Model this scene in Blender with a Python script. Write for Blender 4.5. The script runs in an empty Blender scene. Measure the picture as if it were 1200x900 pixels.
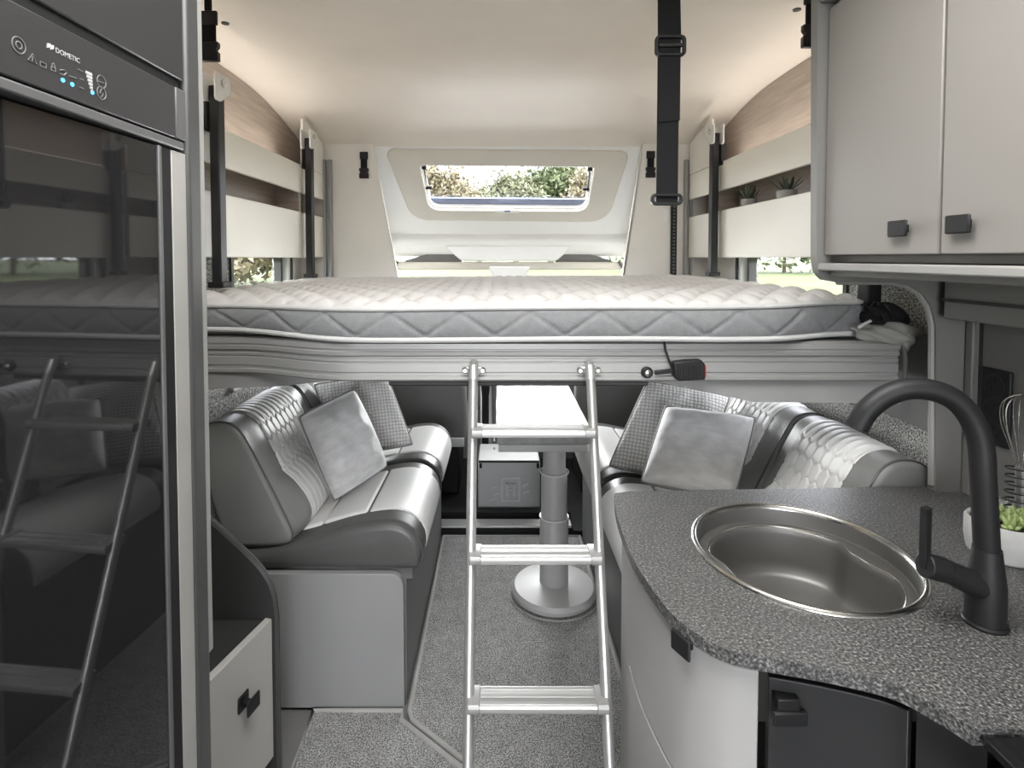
import bpy, bmesh, math, random
import numpy as np
from mathutils import Vector, Matrix

random.seed(7)
sc = bpy.context.scene
COL = sc.collection

# ------------------------------------------------------------------ camera
F = 650.0                      # focal length in pixels of the 1200 x 900 frame
PX, PY = 585.0, 324.7          # principal point
TILT = math.radians(2.0)
EYE = 1.5
cam_d = bpy.data.cameras.new('camera')
cam = bpy.data.objects.new('camera', cam_d)
COL.objects.link(cam)
cam_d.sensor_width = 36.0
cam_d.lens = F / 1200.0 * 36.0
cam_d.shift_x = (600.0 - PX) / 1200.0
cam_d.shift_y = -(450.0 - PY) / 1200.0
cam_d.clip_start = 0.02
cam_d.clip_end = 400
cam.location = (0, 0, EYE)
cam.rotation_euler = (math.radians(90) - TILT, 0, 0)
sc.camera = cam

# ------------------------------------------------------------------ world, exposure
sc.view_settings.view_transform = 'Standard'
sc.view_settings.look = 'None'
sc.view_settings.exposure = 0.5
sc.view_settings.gamma = 1.0
sc.view_settings.use_curve_mapping = False
sc.cycles.use_denoising = True
sc.cycles.max_bounces = 10
sc.cycles.diffuse_bounces = 6
sc.cycles.transparent_max_bounces = 16
sc.cycles.sample_clamp_indirect = 6.0
sc.cycles.caustics_reflective = False
sc.cycles.caustics_refractive = False
w = bpy.data.worlds.new('overcast_sky')
sc.world = w
w.use_nodes = True
bg = w.node_tree.nodes['Background']
bg.inputs['Color'].default_value = (0.98, 0.985, 1.0, 1)
bg.inputs['Strength'].default_value = 8.0


def area(name, loc, rot, sx, sy, power, col=(1, 1, 1)):
    d = bpy.data.lights.new(name, 'AREA')
    d.shape = 'RECTANGLE'
    d.size, d.size_y = sx, sy
    d.energy = power
    d.color = col
    o = bpy.data.objects.new(name, d)
    COL.objects.link(o)
    o.location = loc
    o.rotation_euler = rot
    return o


# fill lamps added outside an unseen roof opening and rear window
area('roof_fill_lamp', (0.05, 0.55, 2.42), (0, 0, 0), 0.8, 0.7, 10, (1.0, 0.98, 0.95))
area('rear_fill_lamp', (0.04, -2.45, 1.2), (math.radians(90), 0, 0), 1.5, 1.4, 46, (1, 1, 1))
# daylight falling through the windscreen and the side windows
area('windscreen_daylight', (0.04, 4.75, 1.25), (math.radians(-75), 0, 0), 1.7, 0.6, 130, (1, 1, 1))

R = math.radians


# ------------------------------------------------------------------ pixel helpers
_c, _s = math.cos(TILT), math.sin(TILT)


def ray(px, py):
    u, v = (px - PX) / F, -(py - PY) / F
    return Vector((u, _c + v * _s, -_s + v * _c))


def at(px, py, X=None, Y=None, Z=None):
    d = ray(px, py)
    k = Y / d.y if Y is not None else ((Z - EYE) / d.z if Z is not None else X / d.x)
    return Vector((0, 0, EYE)) + d * k


def at_plane(px, py, p, n):
    d = ray(px, py)
    o = Vector((0, 0, EYE))
    return o + d * ((Vector(p) - o).dot(n) / d.dot(n))


def pr(p):
    x, y, z = p[0], p[1], p[2] - EYE
    fw, up = y * _c - z * _s, y * _s + z * _c
    return PX + F * x / fw, PY - F * up / fw


# ------------------------------------------------------------------ materials
MATS = {}


def mat(name, col, rough=0.5, metal=0.0, var=0.06, vscale=8.0, bump=0.0, bscale=200.0,
        spec=0.5, stretch=None, sheen=0.0, emit=0.0, coat=0.0, ior=None):
    if name in MATS:
        return MATS[name]
    m = bpy.data.materials.new(name)
    m.use_nodes = True
    nt = m.node_tree
    b = nt.nodes['Principled BSDF']
    b.inputs['Roughness'].default_value = rough
    b.inputs['Metallic'].default_value = metal
    b.inputs['Specular IOR Level'].default_value = spec
    if ior:
        b.inputs['IOR'].default_value = ior
    if sheen:
        b.inputs['Sheen Weight'].default_value = sheen
        b.inputs['Sheen Roughness'].default_value = 0.4
    if coat:
        b.inputs['Coat Weight'].default_value = coat
        b.inputs['Coat Roughness'].default_value = 0.05
    tc = nt.nodes.new('ShaderNodeTexCoord')
    mp = nt.nodes.new('ShaderNodeMapping')
    nt.links.new(tc.outputs['Object'], mp.inputs['Vector'])
    if stretch:
        mp.inputs['Scale'].default_value = stretch
    n = nt.nodes.new('ShaderNodeTexNoise')
    n.inputs['Scale'].default_value = vscale
    n.inputs['Detail'].default_value = 4
    nt.links.new(mp.outputs['Vector'], n.inputs['Vector'])
    r = nt.nodes.new('ShaderNodeValToRGB')
    c = Vector(col)
    lo, hi = c * (1 - var), c * (1 + var)
    r.color_ramp.elements[0].position = 0.3
    r.color_ramp.elements[1].position = 0.7
    r.color_ramp.elements[0].color = (*lo, 1)
    r.color_ramp.elements[1].color = (*[min(1, x) for x in hi], 1)
    nt.links.new(n.outputs['Fac'], r.inputs['Fac'])
    nt.links.new(r.outputs['Color'], b.inputs['Base Color'])
    if emit:
        nt.links.new(r.outputs['Color'], b.inputs['Emission Color'])
        b.inputs['Emission Strength'].default_value = emit
    if bump:
        n2 = nt.nodes.new('ShaderNodeTexNoise')
        n2.inputs['Scale'].default_value = bscale
        n2.inputs['Detail'].default_value = 3
        nt.links.new(mp.outputs['Vector'], n2.inputs['Vector'])
        bp = nt.nodes.new('ShaderNodeBump')
        bp.inputs['Strength'].default_value = bump
        bp.inputs['Distance'].default_value = 0.002
        nt.links.new(n2.outputs['Fac'], bp.inputs['Height'])
        nt.links.new(bp.outputs['Normal'], b.inputs['Normal'])
    MATS[name] = m
    return m


def speckle(name, stops, scale, rough, bump=0.0, big=0.0, spec=0.5):
    """fine flecked surface: noise through a hard ramp"""
    m = bpy.data.materials.new(name)
    m.use_nodes = True
    nt = m.node_tree
    b = nt.nodes['Principled BSDF']
    b.inputs['Roughness'].default_value = rough
    b.inputs['Specular IOR Level'].default_value = spec
    tc = nt.nodes.new('ShaderNodeTexCoord')
    n = nt.nodes.new('ShaderNodeTexNoise')
    n.inputs['Scale'].default_value = scale
    n.inputs['Detail'].default_value = 2.5
    n.inputs['Roughness'].default_value = 0.6
    nt.links.new(tc.outputs['Object'], n.inputs['Vector'])
    r = nt.nodes.new('ShaderNodeValToRGB')
    r.color_ramp.elements[0].position = stops[0][0]
    r.color_ramp.elements[0].color = (*stops[0][1], 1)
    r.color_ramp.elements[1].position = stops[-1][0]
    r.color_ramp.elements[1].color = (*stops[-1][1], 1)
    for p, c in stops[1:-1]:
        e = r.color_ramp.elements.new(p)
        e.color = (*c, 1)
    nt.links.new(n.outputs['Fac'], r.inputs['Fac'])
    out = r.outputs['Color']
    if big:
        n3 = nt.nodes.new('ShaderNodeTexNoise')
        n3.inputs['Scale'].default_value = scale / 12
        nt.links.new(tc.outputs['Object'], n3.inputs['Vector'])
        mx = nt.nodes.new('ShaderNodeMix')
        mx.data_type = 'RGBA'
        mx.blend_type = 'OVERLAY'
        mx.inputs['Factor'].default_value = big
        nt.links.new(out, mx.inputs[6])
        nt.links.new(n3.outputs['Fac'], mx.inputs[7])
        out = mx.outputs[2]
    nt.links.new(out, b.inputs['Base Color'])
    if bump:
        bp = nt.nodes.new('ShaderNodeBump')
        bp.inputs['Strength'].default_value = bump
        bp.inputs['Distance'].default_value = 0.003
        nt.links.new(n.outputs['Fac'], bp.inputs['Height'])
        nt.links.new(bp.outputs['Normal'], b.inputs['Normal'])
    MATS[name] = m
    return m


def weave(name, col, scale, rough=0.8, bump=0.6, dark=0.55):
    """basket-woven cloth: two crossed waves"""
    m = bpy.data.materials.new(name)
    m.use_nodes = True
    nt = m.node_tree
    b = nt.nodes['Principled BSDF']
    b.inputs['Roughness'].default_value = rough
    b.inputs['Specular IOR Level'].default_value = 0.2
    tc = nt.nodes.new('ShaderNodeTexCoord')
    hs = []
    for ax in ('X', 'Y'):
        wv = nt.nodes.new('ShaderNodeTexWave')
        wv.bands_direction = ax
        wv.inputs['Scale'].default_value = scale
        wv.inputs['Distortion'].default_value = 1.2
        wv.inputs['Detail'].default_value = 1.0
        nt.links.new(tc.outputs['Object'], wv.inputs['Vector'])
        hs.append(wv)
    mu = nt.nodes.new('ShaderNodeMath')
    mu.operation = 'MULTIPLY'
    nt.links.new(hs[0].outputs['Fac'], mu.inputs[0])
    nt.links.new(hs[1].outputs['Fac'], mu.inputs[1])
    r = nt.nodes.new('ShaderNodeValToRGB')
    c = Vector(col)
    r.color_ramp.elements[0].color = (*(c * dark), 1)
    r.color_ramp.elements[1].color = (*c, 1)
    r.color_ramp.elements[1].position = 0.35
    nt.links.new(mu.outputs[0], r.inputs['Fac'])
    nt.links.new(r.outputs['Color'], b.inputs['Base Color'])
    bp = nt.nodes.new('ShaderNodeBump')
    bp.inputs['Strength'].default_value = bump
    bp.inputs['Distance'].default_value = 0.004
    nt.links.new(mu.outputs[0], bp.inputs['Height'])
    nt.links.new(bp.outputs['Normal'], b.inputs['Normal'])
    MATS[name] = m
    return m


def glass(name, tint=(1, 1, 1), gloss=0.06):
    m = bpy.data.materials.new(name)
    m.use_nodes = True
    nt = m.node_tree
    nt.nodes.clear()
    o = nt.nodes.new('ShaderNodeOutputMaterial')
    t = nt.nodes.new('ShaderNodeBsdfTransparent')
    t.inputs['Color'].default_value = (*tint, 1)
    g = nt.nodes.new('ShaderNodeBsdfGlossy')
    g.inputs['Roughness'].default_value = 0.02
    x = nt.nodes.new('ShaderNodeMixShader')
    x.inputs['Fac'].default_value = gloss
    nt.links.new(t.outputs[0], x.inputs[1])
    nt.links.new(g.outputs[0], x.inputs[2])
    nt.links.new(x.outputs[0], o.inputs[0])
    MATS[name] = m
    return m


mat('ceiling_lining', (0.79, 0.725, 0.65), 0.75, var=0.015, bump=0.08, bscale=300)
mat('white_lining', (0.78, 0.75, 0.70), 0.6, var=0.015, bump=0.05, bscale=300)
mat('cap_plastic', (0.80, 0.795, 0.78), 0.45, var=0.01)
mat('cap_beige', (0.62, 0.585, 0.52), 0.55, var=0.02)
mat('cream_board', (0.80, 0.775, 0.70), 0.45, var=0.012)
mat('cabinet_white', (0.40, 0.392, 0.365), 0.45, var=0.012)
mat('wood', (0.36, 0.30, 0.255), 0.5, var=0.16, vscale=14, stretch=(1.0, 0.35, 5.0), bump=0.06, bscale=40)
speckle('felt', [(0.38, (0.10, 0.10, 0.095)), (0.5, (0.34, 0.335, 0.32)), (0.62, (0.72, 0.71, 0.68))], 170, 0.95, 0.5)
speckle('carpet', [(0.36, (0.07, 0.07, 0.068)), (0.5, (0.26, 0.257, 0.25)), (0.66, (0.52, 0.515, 0.50))], 240, 0.95, 0.8, big=0.25, spec=0.1)
speckle('worktop', [(0.36, (0.02, 0.02, 0.0195)), (0.5, (0.075, 0.075, 0.073)), (0.6, (0.15, 0.148, 0.142)), (0.72, (0.36, 0.35, 0.33))], 230, 0.42, 0.12, big=0.2)
mat('carpet_binding', (0.34, 0.335, 0.32), 0.8, bump=0.3)
mat('floor_vinyl', (0.16, 0.158, 0.15), 0.6)
mat('leather_dark', (0.075, 0.074, 0.071), 0.38, var=0.06, bump=0.15, bscale=350)
mat('leather_side', (0.19, 0.19, 0.182), 0.42, var=0.04, bump=0.15, bscale=350)
mat('leather_light', (0.72, 0.715, 0.695), 0.48, var=0.03, bump=0.12, bscale=350)
mat('sofa_panel_light', (0.255, 0.253, 0.25), 0.45, var=0.02)
mat('sofa_panel_dark', (0.11, 0.11, 0.108), 0.5)
mat('cushion_velvet', (0.66, 0.655, 0.645), 0.6, var=0.14, vscale=16, bump=0.9, bscale=45, sheen=0.6, stretch=(1, 2.2, 1))
weave('cushion_weave', (0.80, 0.785, 0.76), 22, dark=.6)
mat('cushion_piping', (0.25, 0.245, 0.24), 0.6)
mat('mattress_white', (0.56, 0.548, 0.53), 0.85, var=0.02, bump=0.5, bscale=260, spec=0.2)
mat('mattress_grey', (0.215, 0.217, 0.22), 0.9, var=0.08, vscale=60, bump=0.6, bscale=300, spec=0.2)
mat('mattress_piping', (0.52, 0.515, 0.50), 0.7)
mat('aluminium', (0.58, 0.575, 0.56), 0.33, metal=0.75, var=0.03, stretch=(0.4, 0.4, 60), vscale=6)
mat('rail_aluminium', (0.33, 0.326, 0.315), 0.42, metal=0.35, var=0.04, stretch=(0.3, 0.3, 90), vscale=6)
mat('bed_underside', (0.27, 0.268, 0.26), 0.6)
mat('steel', (0.62, 0.61, 0.58), 0.22, metal=1.0, var=0.02)
mat('steel_satin', (0.19, 0.186, 0.176), 0.48, metal=0.7, var=0.04)
mat('black_plastic', (0.014, 0.014, 0.014), 0.45, spec=0.3)
mat('black_matt', (0.012, 0.012, 0.0125), 0.5, spec=0.3, bump=0.1, bscale=400)
mat('black_webbing', (0.012, 0.012, 0.0125), 0.75, spec=0.12, bump=0.4, bscale=500)
mat('black_rubber', (0.03, 0.03, 0.03), 0.6)
mat('fridge_glass', (0.012, 0.012, 0.0125), 0.03, spec=0.5, ior=1.62, var=0.0)
mat('fridge_panel', (0.024, 0.024, 0.025), 0.34, var=0.03)
mat('fridge_trim', (0.075, 0.075, 0.075), 0.4)
mat('cream_trim', (0.27, 0.262, 0.245), 0.5)
mat('post_grey', (0.045, 0.045, 0.044), 0.42)
mat('dark_board', (0.03, 0.03, 0.029), 0.5, bump=0.1, bscale=250)
mat('door_grey', (0.37, 0.362, 0.35), 0.45, var=0.01)
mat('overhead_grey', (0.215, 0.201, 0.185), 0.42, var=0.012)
mat('frame_grey', (0.175, 0.17, 0.16), 0.5, var=0.02)
mat('edge_light', (0.27, 0.264, 0.25), 0.5)
mat('kitchen_black', (0.016, 0.016, 0.0165), 0.4, var=0.03)
mat('kitchen_wall', (0.14, 0.137, 0.13), 0.5, var=0.02)
mat('wall_dark', (0.135, 0.133, 0.128), 0.6)
mat('table_top', (0.48, 0.475, 0.465), 0.22, var=0.02)
mat('table_edge', (0.27, 0.265, 0.26), 0.4, var=0.2, vscale=30)
mat('table_grey', (0.43, 0.425, 0.415), 0.4, var=0.01)
mat('cab_black', (0.012, 0.012, 0.012), 0.6, spec=0.15)
mat('cab_seat', (0.105, 0.104, 0.10), 0.7, bump=0.3, bscale=300)
mat('emboss_grey', (0.50, 0.50, 0.49), 0.6)
mat('cab_grey', (0.40, 0.40, 0.395), 0.6)
mat('white_metal', (0.72, 0.71, 0.69), 0.4)
mat('concrete_pot', (0.36, 0.355, 0.34), 0.85, var=0.12, vscale=20, bump=0.3, bscale=60)
mat('soil', (0.05, 0.04, 0.03), 0.95)
mat('succulent', (0.22, 0.28, 0.10), 0.5, var=0.25, vscale=30)
mat('aloe', (0.055, 0.075, 0.05), 0.55, var=0.3, vscale=40)
mat('blue_seal', (0.22, 0.25, 0.36), 0.35, var=0.1)
mat('led_blue', (0.05, 0.45, 1.0), 0.4, emit=3.0, var=0)
mat('print_white', (0.36, 0.36, 0.36), 0.5, var=0)
mat('print_grey', (0.14, 0.14, 0.14), 0.5, var=0)
mat('red_button', (0.55, 0.03, 0.02), 0.4)
mat('cloth_grey', (0.27, 0.265, 0.245), 0.9, bump=0.3)
mat('vehicle_white', (0.75, 0.75, 0.74), 0.4)
mat('grass', (0.085, 0.11, 0.035), 0.9, var=0.3, vscale=3)
mat('leaf_green', (0.095, 0.115, 0.05), 0.7, var=0.4, vscale=4)
mat('leaf_pale', (0.17, 0.175, 0.105), 0.7, var=0.35, vscale=4)
mat('leaf_autumn', (0.21, 0.18, 0.11), 0.7, var=0.35, vscale=4)
mat('bark', (0.10, 0.075, 0.05), 0.9)
glass('pane', (0.97, 0.98, 0.98), 0.05)
glass('acrylic', (0.93, 0.94, 0.97), 0.05)


# ------------------------------------------------------------------ mesh helpers
class MB:
    def __init__(self):
        self.v, self.f = [], []

    def add(self, vs, fs):
        k = len(self.v)
        self.v += [tuple(p) for p in vs]
        self.f += [tuple(i + k for i in f) for f in fs]
        return self

    def box(self, x0, x1, y0, y1, z0, z1):
        vs = [(x, y, z) for z in (z0, z1) for y in (y0, y1) for x in (x0, x1)]
        return self.add(vs, [(0, 2, 3, 1), (4, 5, 7, 6), (0, 1, 5, 4), (2, 6, 7, 3), (0, 4, 6, 2), (1, 3, 7, 5)])

    def obox(self, c, ax, ay, az):
        """oriented box: centre and three half-extent vectors"""
        c, ax, ay, az = Vector(c), Vector(ax), Vector(ay), Vector(az)
        vs = [c + i * ax + j * ay + k * az for k in (-1, 1) for j in (-1, 1) for i in (-1, 1)]
        return self.add(vs, [(0, 2, 3, 1), (4, 5, 7, 6), (0, 1, 5, 4), (2, 6, 7, 3), (0, 4, 6, 2), (1, 3, 7, 5)])

    def loops(self, rings, cap0=True, cap1=True, closed=True):
        """skin a list of equal-length vertex rings"""
        n = len(rings[0])
        vs = [p for r in rings for p in r]
        fs = []
        m = n if closed else n - 1
        for i in range(len(rings) - 1):
            for j in range(m):
                a, b = i * n + j, i * n + (j + 1) % n
                fs.append((a, b, b + n, a + n))
        if closed and cap0:
            fs.append(tuple(range(n - 1, -1, -1)))
        if closed and cap1:
            k = (len(rings) - 1) * n
            fs.append(tuple(k + j for j in range(n)))
        return self.add(vs, fs)

    def prism(self, poly, axis, a0, a1):
        def w(p, a):
            return {'x': (a, p[0], p[1]), 'y': (p[0], a, p[1]), 'z': (p[0], p[1], a)}[axis]
        return self.loops([[w(p, a0) for p in poly], [w(p, a1) for p in poly]])

    def slab(self, pts, t):
        """thick polygon: 3D outline swept by vector t"""
        t = Vector(t)
        return self.loops([[Vector(p) for p in pts], [Vector(p) + t for p in pts]])

    def ring(self, outer, inner, t):
        """frame between two outlines of equal count, swept by t"""
        t = Vector(t)
        o0 = [Vector(p) for p in outer]
        i0 = [Vector(p) for p in inner]
        rs = [o0, [p + t for p in o0], [p + t for p in i0], i0, o0]
        n = len(o0)
        vs = [p for r in rs[:4] for p in r]
        fs = []
        for k in range(4):
            for j in range(n):
                a, b = k * n + j, k * n + (j + 1) % n
                c, d = ((k + 1) % 4) * n + (j + 1) % n, ((k + 1) % 4) * n + j
                fs.append((a, b, c, d))
        return self.add(vs, fs)

    def tube(self, path, r, n=12, closed=False, caps=True, flat=None):
        P = [Vector(p) for p in path]
        m = len(P)
        rs = r if isinstance(r, (list, tuple)) else [r] * m
        T = []
        for i in range(m):
            a = P[(i - 1) % m] if (closed or i > 0) else P[i]
            b = P[(i + 1) % m] if (closed or i < m - 1) else P[i]
            T.append((b - a).normalized())
        up = Vector((0, 0, 1)) if abs(T[0].z) < 0.9 else Vector((0, 1, 0))
        u = T[0].cross(up).normalized()
        rings = []
        for i in range(m):
            if i:
                u = (u - T[i] * u.dot(T[i])).normalized()
            vv = T[i].cross(u)
            rings.append([P[i] + rs[i] * (math.cos(2 * math.pi * k / n) * u + (flat or 1) * math.sin(2 * math.pi * k / n) * vv) for k in range(n)])
        if closed:
            rings.append(rings[0])
            return self.loops(rings, False, False)
        return self.loops(rings, caps, caps)

    def lathe(self, prof, M=None, n=32, cap0=True, cap1=True):
        M = M or Matrix()
        rings = [[M @ Vector((r * math.cos(2 * math.pi * k / n), r * math.sin(2 * math.pi * k / n), z)) for k in range(n)] for r, z in prof]
        return self.loops(rings, cap0, cap1)

    def grid(self, A):
        """numpy array rows x cols x 3 as a surface"""
        a, b = A.shape[:2]
        fs = [(i * b + j, i * b + j + 1, (i + 1) * b + j + 1, (i + 1) * b + j) for i in range(a - 1) for j in range(b - 1)]
        return self.add(A.reshape(-1, 3).tolist(), fs)

    def build(self, name, material, parent=None, smooth=35, bevel=0, seg=2, matrix=None, recalc=True, weld=False):
        me = bpy.data.meshes.new(name)
        me.from_pydata(self.v, [], self.f)
        if recalc or weld:
            bm = bmesh.new()
            bm.from_mesh(me)
            if weld:
                bmesh.ops.remove_doubles(bm, verts=bm.verts, dist=1e-5)
            bmesh.ops.recalc_face_normals(bm, faces=bm.faces)
            bm.to_mesh(me)
            bm.free()
        if smooth:
            me.polygons.foreach_set('use_smooth', [True] * len(me.polygons))
            me.set_sharp_from_angle(angle=R(smooth))
        me.materials.append(MATS[material])
        o = bpy.data.objects.new(name, me)
        COL.objects.link(o)
        if bevel:
            bv = o.modifiers.new('bevel', 'BEVEL')
            bv.width = bevel
            bv.segments = seg
            bv.limit_method = 'ANGLE'
            bv.angle_limit = R(40)
            bv.harden_normals = False
        if parent is not None:
            o.parent = parent
            if matrix is None:
                o.matrix_parent_inverse = Matrix.Translation(parent.location).inverted()
        if matrix is not None:
            o.matrix_local = matrix
        return o


def tag(o, label=None, cat=None, group=None, kind=None):
    if label:
        o['label'] = label
    if cat:
        o['category'] = cat
    if group:
        o['group'] = group
    if kind:
        o['kind'] = kind
    return o


def thing(name, label, cat, loc=(0, 0, 0), group=None):
    o = bpy.data.objects.new(name, None)
    o.empty_display_size = 0.05
    COL.objects.link(o)
    o.location = loc
    return tag(o, label, cat, group)


def struct(mb, name, material, **k):
    o = mb.build(name, material, **k)
    o['kind'] = 'structure'
    return o


def catmull(pts, per=8, closed=False):
    P = [np.array(p, float) for p in pts]
    n = len(P)
    out = []
    for i in range(n if closed else n - 1):
        p0 = P[(i - 1) % n] if closed or i > 0 else P[i]
        p1, p2 = P[i], P[(i + 1) % n]
        p3 = P[(i + 2) % n] if closed or i < n - 2 else P[(i + 1) % n]
        for t in np.arange(per) / per:
            out.append(0.5 * ((2 * p1) + (p2 - p0) * t + (2 * p0 - 5 * p1 + 4 * p2 - p3) * t ** 2 + (-p0 + 3 * p1 - 3 * p2 + p3) * t ** 3))
    if not closed:
        out.append(P[-1])
    return np.array(out)


def resample(P, n, closed=False):
    Q = np.vstack([P, P[:1]]) if closed else P
    d = np.r_[0, np.cumsum(np.linalg.norm(np.diff(Q, axis=0), axis=1))]
    t = np.linspace(0, d[-1], n + 1)[:-1] if closed else np.linspace(0, d[-1], n)
    return np.c_[[np.interp(t, d, Q[:, k]) for k in range(Q.shape[1])]].T, t


def rounded(poly, rad, k=6):
    """2D polygon with rounded corners, k+1 points per corner"""
    n = len(poly)
    rad = rad if isinstance(rad, (list, tuple)) else [rad] * n
    out = []
    for i in range(n):
        p, a, b = Vector(poly[i]), Vector(poly[i - 1]), Vector(poly[(i + 1) % n])
        r = rad[i]
        if r <= 1e-6:
            out += [p.copy() for _ in range(k + 1)]
            continue
        da, db = (a - p).normalized(), (b - p).normalized()
        ang = da.angle(db)
        q = r / math.tan(ang / 2)
        q = min(q, (a - p).length * 0.49, (b - p).length * 0.49)
        r2 = q * math.tan(ang / 2)
        cdir = (da + db).normalized()
        c = p + cdir * (r2 / math.sin(ang / 2))
        s0, s1 = p + da * q - c, p + db * q - c
        a0 = math.atan2(s0.y, s0.x)
        dl = math.atan2(s1.y, s1.x) - a0
        while dl > math.pi:
            dl -= 2 * math.pi
        while dl < -math.pi:
            dl += 2 * math.pi
        for j in range(k + 1):
            t = a0 + dl * j / k
            out.append(Vector((c.x + r2 * math.cos(t), c.y + r2 * math.sin(t))))
    return out


def normals2(P, closed):
    if closed:
        d = np.roll(P, -1, 0) - np.roll(P, 1, 0)
    else:
        d = np.gradient(P, axis=0)
    d /= np.linalg.norm(d, axis=1)[:, None] + 1e-9
    return np.c_[d[:, 1], -d[:, 0]]


def sstep(a, b, x):
    t = np.clip((x - a) / (b - a), 0, 1)
    return t * t * (3 - 2 * t)


# ------------------------------------------------------------------ the shell
WL, WR = -1.12, 1.20        # side walls
YB = 3.11                   # bulkhead above the cab
ZC = 2.26                   # ceiling
REAR = -2.2
CX = 0.04                   # middle of the vehicle


def window_wall(name, x0, x1, y0, y1, z0, z1, wy0, wy1, wz0, wz1, m):
    b = MB()
    b.box(x0, x1, y0, wy0, z0, z1)
    b.box(x0, x1, wy1, y1, z0, z1)
    b.box(x0, x1, wy0, wy1, z0, wz0)
    b.box(x0, x1, wy0, wy1, wz1, z1)
    return struct(b, name, m, smooth=0)


floor = struct(MB().box(WL - 0.05, WR + 0.05, REAR, 2.93, -0.05, 0.0), 'floor', 'floor_vinyl', smooth=0)
WIN_L = (2.30, 2.84, 0.97, 1.52)
WIN_R = (1.90, 2.66, 1.03, 1.52)
wall_left = window_wall('wall_left', WL - 0.04, WL, REAR, YB + 0.05, 0.0, ZC + 0.05, *WIN_L, 'felt')
wall_right = window_wall('wall_right', WR, WR + 0.04, REAR, YB + 0.05, 0.0, ZC + 0.05, *WIN_R, 'felt')
b = MB()
b.box(WL, WR, REAR - 0.04, REAR, 0, .5)
b.box(WL, WR, REAR - 0.04, REAR, 1.9, ZC)
b.box(WL, -0.72, REAR - 0.04, REAR, .5, 1.9)
b.box(0.8, WR, REAR - 0.04, REAR, .5, 1.9)
struct(b, 'wall_back', 'white_lining', smooth=0)

prof = catmull([(REAR, ZC), (1.0, ZC), (2.1, ZC), (2.45, ZC - 0.005), (2.65, ZC - 0.025), (2.9, ZC - 0.075), (3.16, ZC - 0.14)], 6)
b = MB()
top = [(p[0], ZC + 0.06) for p in prof[::-1]]
poly = [(1.0, ZC)] + [tuple(p) for p in prof if p[0] > 1.0] + [(3.16, ZC + 0.06), (1.0, ZC + 0.06)]
b.prism(poly, 'x', WL, WR)
b.box(WL, WR, REAR, 0.1, ZC, ZC + 0.06)
b.box(WL, -0.45, 0.1, 1.0, ZC, ZC + 0.06)  # frames an unseen roof opening, placed to throw light on the bed
b.box(0.55, WR, 0.1, 1.0, ZC, ZC + 0.06)
struct(b, 'ceiling', 'ceiling_lining')


def side_window(name, x, sgn, wy0, wy1, wz0, wz1):
    t = tag(thing(name, None, None, (x, (wy0 + wy1) / 2, wz0)), kind='structure')
    o = rounded([(wy0, wz0), (wy1, wz0), (wy1, wz1), (wy0, wz1)], 0.01)
    i = rounded([(wy0 + .02, wz0 + .02), (wy1 - .02, wz0 + .02), (wy1 - .02, wz1 - .02), (wy0 + .02, wz1 - .02)], 0.03)
    MB().ring([(x - sgn * .01, p.x, p.y) for p in o], [(x - sgn * .01, p.x, p.y) for p in i], (sgn * .035, 0, 0)).build('window_frame', 'post_grey', t)
    MB().box(x + sgn * .03 - .003, x + sgn * .03 + .003, wy0 + .01, wy1 - .01, wz0 + .01, wz1 - .01).build('pane', 'acrylic', t, smooth=0)
    # blind guides and catch standing at the far end of the window
    for k, (dy, m) in enumerate(((0.03, 'white_metal'), (0.065, 'post_grey'), (0.1, 'white_metal'))):
        MB().box(min(x, x - sgn * .035), max(x, x - sgn * .035), wy1 + dy - .012, wy1 + dy + .012, wz0, wz1).build('blind_guide', m, t, bevel=.003)
    MB().box(min(x, x - sgn * .02), max(x, x - sgn * .02), wy0 - .02, wy1 + .02, wz0 - .03, wz0).build('window_sill', 'white_metal', t, bevel=.004)
    return t


side_window('window_1', WL, -1, *WIN_L)
side_window('window_2', WR, 1, *WIN_R)
b = MB()
t = tag(thing('added_rear_window', None, None, (CX, REAR, 1.0)), kind='structure')  # unseen rear window, added and enlarged to send light under the bed
MB().box(-0.72, 0.8, REAR - .03, REAR - .024, .5, 1.9).build('pane', 'acrylic', t, smooth=0)
b = MB()
for x0, x1, z0, z1 in ((-.72, -.69, .5, 1.9), (.77, .8, .5, 1.9), (-.72, .8, .5, .53), (-.72, .8, 1.87, 1.9)):
    b.box(x0, x1, REAR - .02, REAR + .01, z0, z1)
b.build('window_frame', 'post_grey', t, smooth=0)

# dark lining panel on the lounge wall beside the right window, plain lining behind the kitchen
struct(MB().box(WR - .012, WR, 1.44, 1.88, 1.02, 1.285), 'trim_1', 'wall_dark', smooth=0)
struct(MB().box(WR - .012, WR, REAR + .02, 1.385, 0.935, ZC), 'trim_2', 'kitchen_wall', smooth=0)
# pale lining under the shelf boxes in the front corners
struct(MB().box(WL, WL + .012, 2.98, YB, 1.3, ZC - .13), 'trim_3', 'white_lining', smooth=0)
struct(MB().box(WR - .012, WR, 2.82, YB, 1.3, ZC - .13), 'trim_4', 'white_lining', smooth=0)

# ------------------------------------------------------------------ bulkhead and moulded cap over the cab
b = MB()
Lt, Lb = at(435, 172, Y=YB), at(467, 327, Y=YB)
Rt, Rb = at(754, 172, Y=YB), at(729, 327, Y=YB)
b.slab([(WL, YB, 1.15), (Lb.x + .03, YB, 1.15), (Lb.x, YB, Lb.z), (Lt.x, YB, Lt.z + .05), (WL, YB, Lt.z + .05)], (0, .03, 0))
b.slab([(WR, YB, 1.15), (Rb.x - .03, YB, 1.15), (Rb.x, YB, Rb.z), (Rt.x, YB, Rt.z + .05), (WR, YB, Rt.z + .05)], (0, .03, 0))
struct(b, 'wall_front', 'white_lining', smooth=0)

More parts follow.
